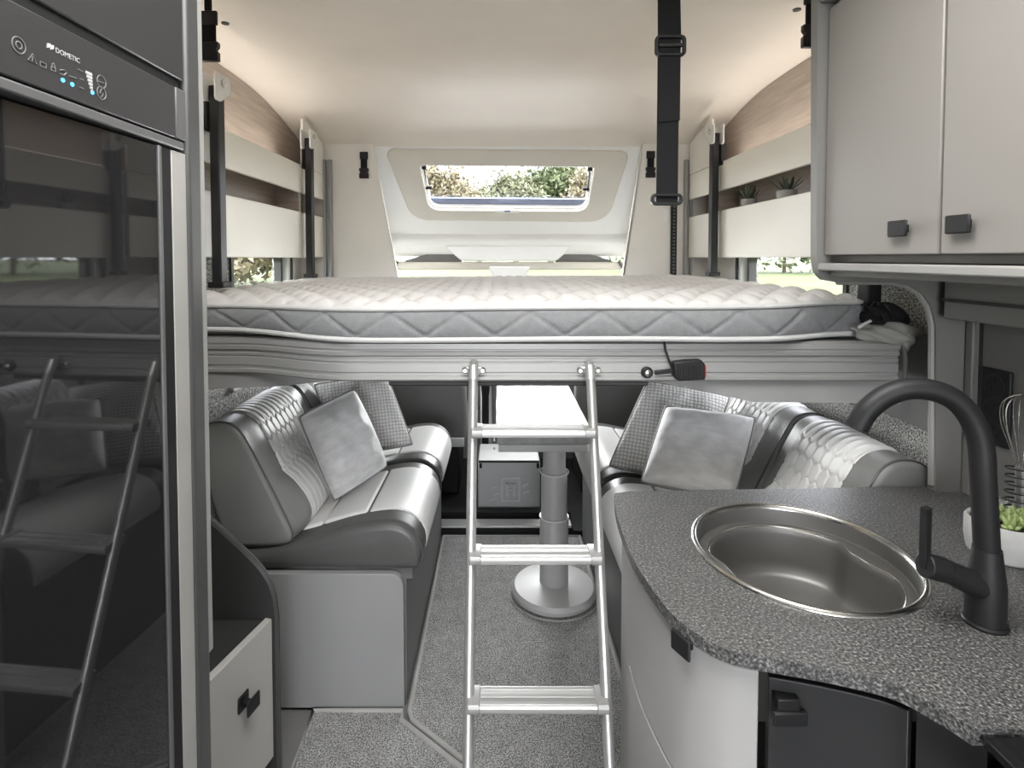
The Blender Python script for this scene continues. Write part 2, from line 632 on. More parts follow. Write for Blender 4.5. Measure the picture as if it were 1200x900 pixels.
pT = at(595, 171, Y=YB + .03)
pB = at(595, 279, Y=3.62)
nS = (pB - pT).cross(Vector((1, 0, 0))).normalized()
if nS.y < 0:
    nS = -nS


def onS(px, py, d=0.0):
    return at_plane(px, py, pT + nS * d, nS)


# local 2D frame of the slope
eX, eU = Vector((1, 0, 0)), (pT - pB).normalized()


def S2(p):
    v = p - pB
    return (v.dot(eX), v.dot(eU))


def S3(q, d=0.0):
    return pB + eX * q[0] + eU * q[1] + nS * d


border = [S2(onS(*p)) for p in ((418, 168), (772, 168), (741, 284), (448, 284))]
frame_out = [S2(onS(*p)) for p in ((452, 175), (740, 175), (712, 258), (484, 258))]
frame_in = [S2(onS(*p)) for p in ((494, 194), (698, 194), (688, 246), (504, 246))]
bo = rounded(border, 0.0, 8)
fo = rounded(frame_out, [0.05, 0.05, .13, .13], 8)
fi = rounded(frame_in, [.02, .02, .07, .07], 8)
o = MB().ring([S3(p) for p in bo], [S3(p) for p in fo], nS * .03)
# cheeks joining the bulkhead opening to the slope
for sx, top_, bot_ in ((-1, Lt, Lb), (1, Rt, Rb)):
    q0, q1 = S3(S2(onS(418 if sx < 0 else 772, 168))), S3(S2(onS(448 if sx < 0 else 741, 284)))
    o.slab([top_ + Vector((0, .0, .05)), q0, q1, at(448 if sx < 0 else 741, 327, Y=3.62), bot_], (sx * .012, 0, 0))
struct(o, 'trim_5', 'cap_plastic')
sky_w = tag(thing('window_4', None, None, tuple(pB)), kind='structure')
fo2 = rounded(frame_out, [0.05, 0.05, .13, .13], 8)
MB().ring([S3(p, -.012) for p in fo2], [S3(p, -.012) for p in fi], nS * .03).build('window_frame', 'cap_beige', sky_w, bevel=.006)
fi_b = rounded([(p[0] * 1.02, p[1]) for p in frame_in], [.02, .02, .07, .07], 8)
MB().ring([S3(p * 1.0, .015) for p in fi], [S3(p, .012) for p in rounded([(q[0] * .985 + .001, q[1] + (.008 if k > 1 else -.006)) for k, q in enumerate(frame_in)], [.02, .02, .06, .06], 8)], nS * .05).build('reveal', 'cap_plastic', sky_w)
cq = [(q[0] * .985, q[1] + (.008 if k > 1 else -.004)) for k, q in enumerate(frame_in)]
MB().slab([S3(p, .06) for p in rounded([(q[0] * 1.06, q[1] + (-.03 if k > 1 else .03)) for k, q in enumerate(cq)], .03, 5)], nS * .006).build('pane', 'acrylic', sky_w)
# bluish seal along the lower edge, black rim, stays and catch
low = [S2(onS(p[0], p[1], .045)) for p in ((500, 233), (694, 233), (689, 244), (504, 244))]
MB().slab([S3(p, .045) for p in rounded(low, [.004, .004, .045, .045], 6)], nS * .012).build('seal', 'blue_seal', sky_w)
MB().tube([S3(p, .042) for p in rounded(low, [.004, .004, .045, .045], 6)][-10:] + [S3(p, .042) for p in rounded(low, [.004, .004, .045, .045], 6)][:2], .003, 6).build('seal_edge', 'cap_plastic', sky_w)
rimp = [S3(p, .03) for p in rounded([(q[0] * .99, q[1] + (.004 if k > 1 else -.006)) for k, q in enumerate(frame_in)], [.015, .015, .06, .06], 8)]
MB().tube(rimp, .0045, 6, closed=True).build('gasket', 'black_rubber', sky_w)
for sx, px in ((-1, 498), (1, 693)):
    st = MB()
    a_, c_ = S3(S2(onS(px, 199)), .02), S3(S2(onS(px + (3 if sx < 0 else -3), 226)), .02)
    st.tube([a_, c_], .006, 8)
    st.build('stay', 'steel_satin', sky_w)
    kn = MB()
    kn.obox(a_, (.014, 0, 0), eU * .012, nS * .012)
    kn.obox(c_ + eX * (-sx * .012) + eU * .02, (.02, 0, 0), eU * .009, nS * .01)
    kn.build('stay_knob', 'black_plastic', sky_w, bevel=.004)
c_ = S3(S2(onS(595, 246)), -.014)
MB().obox(c_, (.075, 0, 0), eU * .011, nS * .006).build('catch_plate', 'cap_plastic', sky_w, bevel=.005)
MB().obox(c_ + eU * .008 - nS * .006, (.018, 0, 0), eU * .007, nS * .006).build('catch', 'blue_seal', sky_w, bevel=.003)

# headliner moulding above the windscreen
yh = 3.58
h0, h1 = at(445, 278, Y=yh), at(745, 278, Y=yh)
prof = [(yh + .05, at(595, 274, Y=yh).z + .02), (yh, at(595, 277, Y=yh).z), (yh - .02, at(595, 282, Y=yh).z), (yh - .015, at(595, 289, Y=yh).z), (yh + .02, at(595, 298, Y=yh).z), (yh + .1, at(595, 300, Y=yh).z), (yh + .12, at(595, 276, Y=yh).z)]
pp = catmull(prof, 5, closed=True)
hl = thing('headliner_moulding', 'white moulded header with a raised middle above the windscreen', 'moulding', (CX, yh, h0.z))
MB().prism([tuple(p) for p in pp], 'x', h0.x, h1.x).build('shelf_lip', 'cap_plastic', hl)
cen = rounded([tuple((lambda q: (q.x, q.z))(at(*p, Y=yh - .02))) for p in ((520, 288), (672, 288), (652, 306), (541, 306))], [.01, .01, .05, .05], 6)
MB().prism([(p.x, p.y) for p in cen], 'y', yh - .03, yh + .06).build('middle_pod', 'cap_plastic', hl, bevel=.008)
for sx in (0, 1):
    pts = [(470, 309), (478, 304), (500, 298), (534, 296), (541, 306), (541, 309)]
    if sx:
        pts = [(1192 - p[0], p[1]) for p in pts]
    MB().slab([at(*p, Y=yh + .02) for p in pts], (0, .03, 0)).build('sun_visor', 'wall_dark', hl, bevel=.004)
bar = [(at(595, 307, Y=yh).z), (at(595, 316, Y=yh).z)]
MB().box(at(452, 300, Y=yh).x, at(740, 300, Y=yh).x, yh - .01, yh + .08, bar[1], bar[0]).build('header_bar', 'cap_beige', hl, bevel=.01)
mir = rounded([tuple((lambda q: (q.x, q.z))(at(*p, Y=yh - .03))) for p in ((572, 312), (622, 312), (614, 328), (580, 328))], [.01, .01, .03, .03], 5)
MB().prism([(p.x, p.y) for p in mir], 'y', yh - .06, yh + .02).build('mirror_pod', 'cap_plastic', hl, bevel=.008)
for px0, px1 in ((466, 449), (725, 742)):
    MB().tube([at(px0, 306, Y=yh - .02), at(px1, 332, Y=yh - .05)], .011, 8).build('grab_strip', 'steel_satin', hl)

# ------------------------------------------------------------------ cab shell (seen in slivers above and below the bed)
b = MB()
b.box(WL - .05, WR + .05, 2.93, 4.45, -0.12, 0.035)
struct(b, 'floor_cab', 'cab_black', smooth=0)
cabw = MB()
for x0, x1 in ((WL + .02, WL + .08), (WR - .08, WR - .02)):
    cabw.box(x0, x1, YB + .03, 4.45, 0.03, 0.92)
    cabw.box(x0, x1, YB + .03, 3.22, .92, 1.62)
    cabw.box(x0, x1, 3.22, 4.1, 1.48, 1.62)
struct(cabw, 'wall_cab', 'sofa_panel_dark', smooth=0)
struct(MB().box(WL, WR, yh + .06, 4.0, 1.53, 1.6), 'ceiling_cab', 'cap_plastic', smooth=0)
b = MB()
b.box(WL + .085, WR - .085, 4.0, 4.44, 0.036, .85)
b.prism(rounded([(3.90, .62), (3.93, .88), (4.05, .93), (4.44, .86), (4.44, .4), (3.95, .4)], [.05, .06, .1, .01, .01, .05]), 'x', WL + .085, WR - .085)
dash = b.build('dashboard', 'sofa_panel_dark')
tag(dash, 'dark grey dashboard under the windscreen behind the folded table', 'dashboard')
ws = tag(thing('window_5', None, None, (CX, 4.2, .9)), kind='structure')
MB().slab([(WL + .08, 4.45, .87), (WR - .08, 4.45, .87), (WR - .16, 3.72, 1.55), (WL + .16, 3.72, 1.55)], (0, .006, .004)).build('pane', 'pane', ws, smooth=0)
for x0, x1 in ((WL + .05, WL + .13), (WR - .05, WR - .13)):
    MB().tube([(x0, 4.47, .85), (x1, 3.7, 1.58)], .035, 8).build('screen_pillar', 'sofa_panel_dark', ws)
for k, (x, sg) in enumerate(((WL + .05, -1), (WR - .05, 1))):
    MB().box(x - .003, x + .003, 3.22, 4.1, .92, 1.48).build('side_pane', 'pane', ws, smooth=0)

# ------------------------------------------------------------------ carpets
def carpet(poly, label):
    t = thing('carpet', label, 'carpet', (poly[0][0], poly[0][1], 0))
    MB().prism(poly, 'z', 0.0, .012).build('pile', 'carpet', t, bevel=.003)
    MB().tube([(p[0], p[1], .011) for p in poly], .0085, 8, closed=True).build('binding', 'carpet_binding', t)
    return t


carpet([(-.298, 2.915), (-.294, 1.77), (-.280, 1.735), (-.115, 1.60), (.10, 1.43), (.272, 1.30), (.272, 1.40), (.43, 1.46), (.43, 2.915)], 'long speckled grey carpet running between the two sofas under the table')
carpet([(-.612, 1.772), (-.318, 1.772), (-.315, 1.735), (-.130, 1.585), (.085, 1.41), (.25, 1.28), (.25, .1), (-.53, .1), (-.53, 1.02), (-.655, 1.06), (-.645, 1.2), (-.600, 1.50)], 'speckled grey carpet before the low white cabinet and sofa end panel')

# ------------------------------------------------------------------ sofas
def hexq(s, y, a=.042, wd=.0045, dep=.0065, st=1.5):
    """stitched honeycomb: depth by the gap between the two nearest lattice centres"""
    u, v = y / a, s / (a * st)
    best = np.full(u.shape, 9.0)
    sec = np.full(u.shape, 9.0)
    hy = math.sqrt(3) / 2
    row0 = np.floor(v / hy)
    for dr in (-1, 0, 1, 2):
        r = row0 + dr
        off = np.mod(r, 2) * .5
        c0 = np.floor(u - off)
        for dc in (-1, 0, 1, 2):
            d = np.hypot(u - (c0 + dc + off), v - r * hy)
            sec = np.where(d < best, best, np.minimum(sec, d))
            best = np.minimum(best, d)
    return -dep * np.exp(-((sec - best) * a / wd) ** 2)


def make_sofa(name, label, side, y0, y1, seats, backs):
    mx = (lambda x: x) if side < 0 else (lambda x: 2 * CX + .055 - x)
    shift = [0 if side < 0 else .055]
    xb_ = -1.1 if side < 0 else -1.06
    t = thing(name, label, 'sofa', (mx(-.65), (y0 + y1) / 2, 0))

    def P(A2, y):
        return [(mx(p[0]), y, p[1]) for p in A2]

    def solid(pts, ya, yb, r, nm, m, par, n=70, end=None):
        A = resample(catmull(pts, 10, True), n, True)[0]
        N = normals2(A, True)
        cen = A.mean(0)
        if np.sum((A - cen) * N) < 0:
            N = -N
        E = resample(catmull(end, 10, True), n, True)[0] if end else A
        rings = []
        for th in np.linspace(0, math.pi / 2, 5):
            rings.append(P(E - N * r * (1 - math.sin(th)), ya + r * (1 - math.cos(th))))
        if end:
            for k in np.linspace(0, 1, 7)[1:]:
                rings.append(P(E + (A - E) * sstep(0, 1, k), ya + r + .07 * k))
            for k in np.linspace(1, 0, 7)[:-1]:
                rings.append(P(E + (A - E) * sstep(0, 1, k), yb - r - .07 * k))
        for th in np.linspace(math.pi / 2, 0, 5):
            rings.append(P(E - N * r * (1 - math.sin(th)), yb - r * (1 - math.cos(th))))
        o = MB().loops(rings).build(nm, m, par, smooth=60)
        return o

    def panel(pts, ya, yb, nm, m, par, fn, lift=.006, step=.005):
        A0 = catmull(pts, 12)
        L = np.sum(np.linalg.norm(np.diff(A0, axis=0), axis=1))
        A, s = resample(A0, max(8, int(L / step)))
        N = normals2(A, False)
        if N[:, 0].mean() + N[:, 1].mean() < 0:
            N = -N
        ys = np.linspace(ya, yb, max(8, int((yb - ya) / step)))
        S, Y = np.meshgrid(s, ys, indexing='ij')
        e = np.minimum.reduce([S, L - S, Y - ya, yb - Y])
        off = -.006 + (lift + .006) * sstep(0, .016, e) + fn(S, Y - ya, L, yb - ya)
        G = np.zeros((*S.shape, 3))
        X = A[:, None, 0] + N[:, None, 0] * off
        G[..., 0] = X if side < 0 else 2 * CX + shift[0] - X
        G[..., 1] = Y
        G[..., 2] = A[:, None, 1] + N[:, None, 1] * off
        return MB().grid(G).build(nm, m, par, smooth=80)

    # base: dark kick panel along the aisle, pale end panel with a rounded top corner and a toe notch
    b = MB()
    b.box(min(mx(-.31), mx(-.34)), max(mx(-.31), mx(-.34)), y0 + .03, y1, 0, .43)
    b.build('aisle_panel', 'sofa_panel_dark', t, smooth=0)
    MB().box(min(mx(-.29), mx(xb_)), max(mx(-.29), mx(xb_)), y0 + .03, y1, .43, .47).build('seat_board', 'sofa_panel_dark', t, smooth=0)
    ep = rounded([(xb_, .04), (xb_, .462), (-.315, .462), (-.315, 0.0), (-.55, .0), (-.55, .012), (-.74, .012)], [0, 0, .045, 0, 0, 0, 0], 6)
    MB().prism([(mx(p.x), p.y) for p in ep], 'y', y0, y0 + .028).build('end_panel', 'sofa_panel_light', t, smooth=20, bevel=.002)
    seat = [(-1.0, .475), (-.6, .47), (-.30, .468), (-.262, .485), (-.252, .535), (-.268, .585), (-.315, .622), (-.38, .632), (-.50, .612), (-.65, .568), (-.8, .535), (-1.0, .525)]
    top = [(-.80, .535), (-.65, .568), (-.50, .612), (-.38, .632), (-.315, .622), (-.268, .585), (-.252, .535), (-.262, .488)]
    for ya, yb in seats:
        c = solid(seat, ya, yb, .03, 'seat_cushion', 'leather_dark', t)
        A = resample(catmull(seat, 10, True), 90, True)[0]
        up_ = [p for p in A if p[1] > .5 and p[0] > -.98]
        MB().tube([(mx(p[0]), ya + .010, p[1] - .012) for p in up_], .0035, 6).build('piping', 'leather_dark', c)

        def fseat(S, Y, L, W):
            d = np.zeros_like(S)
            for q in (.20, .36):
                d += -.010 * np.exp(-((S - q) / .005) ** 2)
            d += .003 * np.sin(S * 9) * np.sin(Y * 8 + ya)
            return d
        panel(top, ya + .085, yb - .085, 'centre_panel', 'leather_light', c, fseat)
    back = [(-.69, .555), (-.655, .60), (-.668, .66), (-.715, .725), (-.752, .758), (-.772, .80), (-.815, .885), (-.85, .935), (-.895, .958), (-.95, .955), (-.978, .92), (-.962, .75), (-.90, .57), (-.80, .545)]
    upper = [(-.744, .748), (-.757, .772), (-.772, .80), (-.815, .885), (-.85, .935), (-.895, .958), (-.95, .955), (-.975, .93)]
    lower = [(-.757, .768), (-.742, .748), (-.715, .725), (-.668, .66), (-.655, .60), (-.688, .556)]
    bend = [(-.70, .555), (-.685, .585), (-.705, .64), (-.738, .71), (-.760, .755), (-.782, .80), (-.824, .885), (-.855, .935), (-.895, .958), (-.95, .955), (-.978, .92), (-.962, .75), (-.90, .57), (-.80, .545)]
    mx0 = mx
    if side > 0:
        mx = lambda x: 2 * CX + .085 - x
        shift[0] = .085
    for ya, yb in backs:
        c = solid(back, ya, yb, .018, 'backrest', 'leather_side', t, end=bend)
        W = yb - ya
        g = .105 * W / .55

        def fup(S, Y, L, W_):
            k = sstep(L * .50, L * .62, S)
            pl = -.006 * np.exp(-((np.mod(Y, .034) - .017) / .004) ** 2)
            return (1 - k) * hexq(S, Y) + k * pl

        def flo(S, Y, L, W_):
            return -.0065 * np.exp(-((np.mod(Y, .038) - .019) / .004) ** 2)
        panel(upper, ya + g, yb - g * .75, 'quilted_panel', 'leather_light', c, fup, step=.0035)
        panel(lower[::-1], ya + g, yb - g * .75, 'pleated_panel', 'leather_light', c, flo, step=.005)
        # piped seam round the near end of the backrest
        A = resample(catmull(bend, 10, True), 60, True)[0]
        MB().tube([(mx(p[0]), ya + .012, p[1]) for p in A], .0035, 6, closed=True).build('piping', 'leather_dark', c)
    return t


make_sofa('sofa', 'grey leather side sofa with rounded pale end panel beside the low cabinet', -1, 1.785, 2.92,
          [(1.79, 2.35), (2.355, 2.915)], [(1.795, 2.35), (2.355, 2.915)])
make_sofa('sofa', 'grey leather side sofa partly hidden behind the kitchen worktop', 1, 1.45, 2.92,
          [(1.46, 2.19), (2.195, 2.915)], [(1.45, 1.895), (1.90, 2.40), (2.405, 2.915)])


# ------------------------------------------------------------------ scatter cushions
def cushion(label, m, corners, t=.075, seed=0, group=None):
    """corners: top-left, top-right, bottom-right, bottom-left as (px, py, Y)"""
    TL, TR, BR, BL = [at(p[0], p[1], Y=p[2]) for p in corners]
    c = (TL + TR + BR + BL) / 4
    r_ = (TR - TL + BR - BL) / 2
    u_ = (TL - BL + TR - BR) / 2
    ex = r_.normalized()
    ez = ex.cross(u_).normalized()
    ey = ez.cross(ex).normalized()
    w2, h2, shear = r_.length / 2, u_.dot(ey) / 2, u_.dot(ex) / 2
    M = Matrix((ex, ey, ez)).transposed().to_4x4()
    M.translation = c
    o = thing('scatter_cushion', label, 'cushion', c, group)
    o.matrix_world = M
    n = 44
    g = np.linspace(-1, 1, n)
    U, V = np.meshgrid(g, g, indexing='ij')
    rng = np.random.RandomState(seed)
    ph = rng.rand(6) * 6
    pinch_u = .975 + .008 * (1 - V ** 2) - .012 * (abs(U) * abs(V)) ** 10
    pinch_v = .975 + .008 * (1 - U ** 2) - .012 * (abs(U) * abs(V)) ** 10
    X = w2 * U * pinch_u + shear * V
    Yv = h2 * V * pinch_v
    hgt = t * (np.clip(1 - U ** 4, 0, 1) ** .5) * (np.clip(1 - V ** 4, 0, 1) ** .5)
    hgt = hgt * (.8 + .2 * (1 - U ** 2) * (1 - V ** 2))
    wr = .006 * np.sin(5 * U + 3 * V + ph[0]) * np.sin(4 * V - 2 * U + ph[1]) + .003 * np.sin(11 * U + ph[2]) * np.sin(9 * V + ph[3])
    fade = np.clip(1 - np.maximum(abs(U), abs(V)) ** 6, 0, 1)
    b = MB()
    b.grid(np.dstack([X, Yv, hgt + wr * fade]))
    b.grid(np.dstack([X, Yv, -hgt + wr * fade]))
    b.build('cover', m, o, smooth=80, weld=True, matrix=Matrix())
    edge = [(X[i, 0], Yv[i, 0], 0) for i in range(n)] + [(X[-1, j], Yv[-1, j], 0) for j in range(1, n)] + \
           [(X[i, -1], Yv[i, -1], 0) for i in range(n - 2, -1, -1)] + [(X[0, j], Yv[0, j], 0) for j in range(n - 2, 0, -1)]
    MB().tube(edge, .0045, 6, closed=True).build('piping', 'cushion_piping', o, matrix=Matrix())
    return o


cushion('smooth grey velvet cushion propped on the sofa beside the low cabinet', 'cushion_velvet', ((347, 486, 2.06), (416, 457, 2.25), (453, 545, 2.20), (393, 590, 2.03)), .10, 1)
cushion('textured woven grey cushion on the sofa beside the low cabinet', 'cushion_weave', ((364, 446, 2.46), (457, 443, 2.56), (481, 518, 2.47), (400, 540, 2.36)), .075, 2)
cushion('shiny pale grey velvet cushion on the sofa behind the worktop', 'cushion_velvet', ((783, 467, 2.10), (882, 497, 1.98), (866, 576, 1.87), (746, 574, 1.98)), .10, 3)
cushion('textured woven grey cushion on the sofa behind the worktop', 'cushion_weave', ((764, 446, 2.36), (850, 463, 2.28), (822, 572, 2.14), (706, 546, 2.22)), .07, 4)

# ------------------------------------------------------------------ pedestal table
tb = at(649, 697, Z=0)
T = thing('pedestal_table', 'folded grey table on a telescopic column and round foot between the sofas', 'table', (tb.x, tb.y, 0.012))
MB().lathe([(.17, .012), (.187, .02), (.188, .035), (.175, .05), (.10, .062), (.055, .066)], Matrix.Translation((tb.x, tb.y, 0)), 48).build('foot', 'table_grey', T)
MB().tube([(tb.x + .2 * math.cos(a), tb.y + .2 * math.sin(a), .013) for a in np.linspace(0, 2 * math.pi, 40, endpoint=False)], .004, 6, closed=True).build('foot_ring', 'carpet_binding', T)
tz = .79
t0, t1 = at(581, 500, Z=tz), at(692, 500, Z=tz)
z0 = at(600, 531, Y=t0.y).z
for r_, za, zb in ((.063, .06, .36), (.058, .36, .56), (.050, .56, z0 + .005)):
    MB().lathe([(r_, za), (r_, zb - .006), (r_ - .003, zb)], Matrix.Translation((tb.x, tb.y, 0)), 32).build('column_section', 'table_grey', T)
for za in (.36, .56):
    MB().tube([(tb.x + .063 * math.cos(a), tb.y + .063 * math.sin(a), za - .003) for a in np.linspace(0, 2 * math.pi, 32, endpoint=False)], .003, 6, closed=True).build('collar', 'white_metal', T)
far = at(600, 452, Z=tz).y
MB().box(t0.x, t1.x, t0.y, far, tz - .034, tz).build('table_top', 'table_top', T, bevel=.004)
MB().box(t0.x + .004, t1.x - .004, t0.y + .004, far - .01, tz - .078, tz - .038).build('folded_leaf', 'table_edge', T, bevel=.004)
MB().box(t0.x + .01, t1.x - .01, t0.y + .01, far - .03, z0, tz - .08).build('under_frame', 'table_grey', T, bevel=.003)
for k in range(3):
    MB().lathe([(.004, 0), (.005, .004), (.003, .012)], Matrix.Translation((t0.x - .006, t0.y + .006, tz - .03 - .034 * k)), 8).build('hinge_pin', 'white_metal', T)

# ------------------------------------------------------------------ cab step, seat box and cab seats
st = thing('cab_step', 'black step with ribbed metal strip at the end of the carpet', 'step', (CX, 2.95, 0))
MB().box(-.33, .40, 2.935, 3.12, 0.0, .045).build('riser', 'cab_black', st, bevel=.006)
zs = at(560, 615, Y=2.94).z
b = MB()
for k in range(4):
    b.box(-.32, .39, 2.945 + .02 * k, 2.958 + .02 * k, .045, .056)
b.box(-.32, .39, 2.94, 3.03, .045, .05)
b.build('tread_strip', 'aluminium', st)
MB().box(-.33, .40, 3.06, 3.12, .045, .075).build('upper_edge', 'cab_black', st, bevel=.004)
p0, p1 = at(560, 604, Y=3.14), at(633, 541, Y=3.14)
sb = thing('storage_box', 'flat grey storage box with embossed mark behind the table column', 'box', ((p0.x + p1.x) / 2, 3.14, p0.z))
MB().box(p0.x, p1.x, 3.14, 3.45, .036, p1.z).build('body', 'cab_grey', sb, bevel=.008)
cxm, czm = (p0.x + p1.x) / 2 + .01, (p0.z + p1.z) / 2
e_o = rounded([(cxm - .055, czm - .075), (cxm + .055, czm - .075), (cxm + .055, czm + .065), (cxm - .055, czm + .065)], .01, 4)
e_i = rounded([(cxm - .045, czm - .065), (cxm + .045, czm - .065), (cxm + .045, czm + .055), (cxm - .045, czm + .055)], .008, 4)
MB().ring([(p.x, 3.1405, p.y) for p in e_o], [(p.x, 3.1405, p.y) for p in e_i], (0, -.005, 0)).build('embossed_frame', 'emboss_grey', sb)
for dx, dz, hx, hz in ((-.02, -.005, .007, .04), (.02, -.005, .007, .04), (0, .03, .024, .006), (0, -.005, .02, .006)):
    MB().box(cxm + dx - hx, cxm + dx + hx, 3.1355, 3.1405, czm + dz - hz, czm + dz + hz).build('embossed_bar', 'emboss_grey', sb)
for dx, dz in ((-.095, .01), (-.085, -.03), (-.1, -.06), (.085, .02), (.09, -.02)):
    MB().obox((cxm + dx, 3.139, czm + dz), (.018, 0, .008), (0, .003, 0), (-.002, 0, .005)).build('embossed_fleck', 'emboss_grey', sb)
MB().box(p0.x + .005, p1.x - .005, 3.135, 3.145, p1.z - .004, p1.z + .006).build('lid_seam', 'cab_black', sb)
for x in (p0.x + .01, p1.x - .02):
    MB().box(x, x + .014, 3.128, 3.142, p1.z - .035, p1.z - .008).build('latch', 'cab_black', sb, bevel=.003)
MB().box(cxm - .012, cxm + .012, 3.125, 3.142, p0.z, p0.z + .018).build('latch', 'cab_black', sb, bevel=.003)


def cab_seat(label, xa, xb, rot=0):
    t = thing('captain_chair', label, 'chair', ((xa + xb) / 2, 3.5, .035))
    bx = rounded([(xa, .40), (xb, .40), (xb - .03, 1.13), (xa + .03, 1.13)], [.05, .05, .1, .1], 6)
    MB().prism([(p.x, p.y) for p in bx], 'y', 3.30, 3.42).build('backrest', 'cab_seat', t, bevel=.03, seg=3)
    MB().box(xa + .01, xb - .01, 3.40, 3.88, .36, .50).build('seat', 'cab_seat', t, bevel=.04, seg=3)
    MB().box(xa + .06, xb - .06, 3.40, 3.80, .035, .36).build('pedestal', 'cab_black', t, bevel=.01)
    MB().box(xa + .02, xb - .02, 3.285, 3.305, .365, .42).build('hinge_cover', 'cab_grey', t, bevel=.006)
    return t


cab_seat('dark grey cab seat back beyond the sofa beside the low cabinet', -.86, -.19)
cab_seat('dark grey cab seat back beyond the sofa behind the worktop', .45, .97)
gl = thing('gear_lever', 'black upright lever with white strip for the window glow beside the table top', 'lever', (-.09, 3.5, .035))
MB().lathe([(.022, .036), (.022, .62), (.027, .66), (.03, .74), (.028, .88), (.016, .92)], Matrix.Translation((-.088, 3.5, 0)), 16).build('grip', 'cab_black', gl)
MB().box(-.12, -.045, 3.53, 3.56, .036, 1.0).build('window_glare', 'white_metal', gl, bevel=.01)  # white strip standing in for the bright window between the seats
MB().box(-.042, -.015, 3.50, 3.58, .036, 1.02).build('side_cover', 'sofa_panel_dark', gl, bevel=.006)

# ------------------------------------------------------------------ drop-down bed
bed = thing('drop_down_bed', 'lowered bed platform with ribbed aluminium front rail above the sofas', 'bed', (CX, 2.2, 1.12))


def yrail(x):
    return 1.53 + .11 * sstep(-.42, -.78, x)


rail = [(0, 1.157), (-.004, 1.162), (-.004, 1.171), (0, 1.173), (0, 1.181), (-.003, 1.183), (-.003, 1.206), (0, 1.208), (0, 1.211), (-.003, 1.213),
        (-.003, 1.219), (.001, 1.221), (.001, 1.226), (-.006, 1.230), (-.007, 1.240), (-.004, 1.242), (-.004, 1.246), (-.007, 1.248), (-.006, 1.262), (.004, 1.268), (.028, 1.268), (.028, 1.157)]
xs = np.r_[np.linspace(-1.06, -.3, 26), np.linspace(-.25, 1.106, 8)]
rings = []
for x in xs:
    y = float(yrail(x))
    rings.append([(x, y + p[0], p[1]) for p in rail])
MB().loops(rings).build('front_rail', 'rail_aluminium', bed, smooth=30)
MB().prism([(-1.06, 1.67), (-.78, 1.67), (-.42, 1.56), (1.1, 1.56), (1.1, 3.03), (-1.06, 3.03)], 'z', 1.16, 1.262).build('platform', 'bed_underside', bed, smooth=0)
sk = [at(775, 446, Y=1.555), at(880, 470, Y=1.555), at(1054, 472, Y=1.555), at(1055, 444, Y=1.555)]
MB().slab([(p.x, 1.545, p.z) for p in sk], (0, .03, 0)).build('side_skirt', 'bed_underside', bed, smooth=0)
sk = [at(428, 442, Y=1.64), at(330, 452, Y=1.655), at(240, 455, Y=1.66), (-1.05, 1.66, 1.125), (-1.05, 1.66, 1.165)]
MB().slab([(p[0], 1.648, p[2]) for p in sk], (0, .03, 0)).build('side_skirt', 'rail_aluminium', bed, smooth=0)
p0, p1 = at(455, 446, Y=1.535), at(760, 453, Y=1.535)
MB().box(p0.x, p1.x, 1.537, 1.562, p1.z, p0.z).build('bumper_strip', 'black_rubber', bed, bevel=.005)
MB().box(1.1, 1.112, 1.535, 3.0, 1.157, 1.262).build('end_cap', 'sofa_panel_dark', bed, bevel=.004)

# mattress
mt = thing('mattress', 'quilted white topped mattress with grey zigzag stitched border on the bed', 'mattress', (CX, 2.2, 1.27))
MX0, MX1, MYB = -1.05, 1.065, 3.03


def yfront(x):
    return 1.505 + .13 * sstep(-.33, -.80, x) + .09 * sstep(.72, 1.03, x)


def mattress_outline(n_side=90):
    pts = []
    for x in np.linspace(MX0, MX1, 120):
        y = float(yfront(x))
        for e in (x - MX0, MX1 - x):
            if e < .06:
                y += .06 - math.sqrt(max(0, .06 ** 2 - (.06 - e) ** 2))
        pts.append((x, y))
    pts += [(MX1, y) for y in np.linspace(1.75, MYB - .05, 40)]
    pts += [(x, MYB) for x in np.linspace(MX1 - .05, MX0 + .05, 60)]
    pts += [(MX0, y) for y in np.linspace(MYB - .05, 1.8, 40)]
    return np.array(pts)


def ztop(x, y):
    """upper edge of the border: a little sag and lift along its run"""
    return 1.362 + .012 * sstep(.5, 1.0, x) + .004 * np.sin(3.1 * x + .5) + .006 * sstep(1.6, 2.6, y)


def zbot(x, y):
    return 1.272 + .010 * sstep(-.45, -.85, x) + .006 * sstep(.55, .95, x) + .002 * np.sin(5 * x)


out = mattress_outline()
out, sl = resample(out, 800, True)
Nn = normals2(out, True)
if np.sum((out - out.mean(0)) * Nn) < 0:
    Nn = -Nn
nz = 34
G = np.zeros((nz, len(out) + 1, 3))
oo = np.vstack([out, out[:1]])
nn = np.vstack([Nn, Nn[:1]])
ss = np.r_[sl, sl[-1] + .01]
for i, tt in enumerate(np.linspace(0, 1, nz)):
    zz = zbot(oo[:, 0], oo[:, 1]) + .008 + (ztop(oo[:, 0], oo[:, 1]) - zbot(oo[:, 0], oo[:, 1]) - .012) * tt
    bulge = .014 * math.sqrt(max(0, 1 - (2 * tt - 1) ** 2))
    off = bulge + 0 * ss
    for ph in (0,):
        zig = np.arcsin(np.sin(2 * math.pi * (ss / .19 + ph))) / (math.pi / 2)
        off = off - .0055 * np.exp(-((tt - .5 - .40 * zig) / .075) ** 2)
    G[i, :, 0] = oo[:, 0] + nn[:, 0] * off
    G[i, :, 1] = oo[:, 1] + nn[:, 1] * off
    G[i, :, 2] = zz
MB().grid(G).build('border', 'mattress_grey', mt, smooth=60)
MB().tube([(p[0] + n_[0] * .006, p[1] + n_[1] * .006, float(ztop(p[0], p[1]))) for p, n_ in zip(out, Nn)], .0065, 8, closed=True).build('piping', 'mattress_piping', mt)
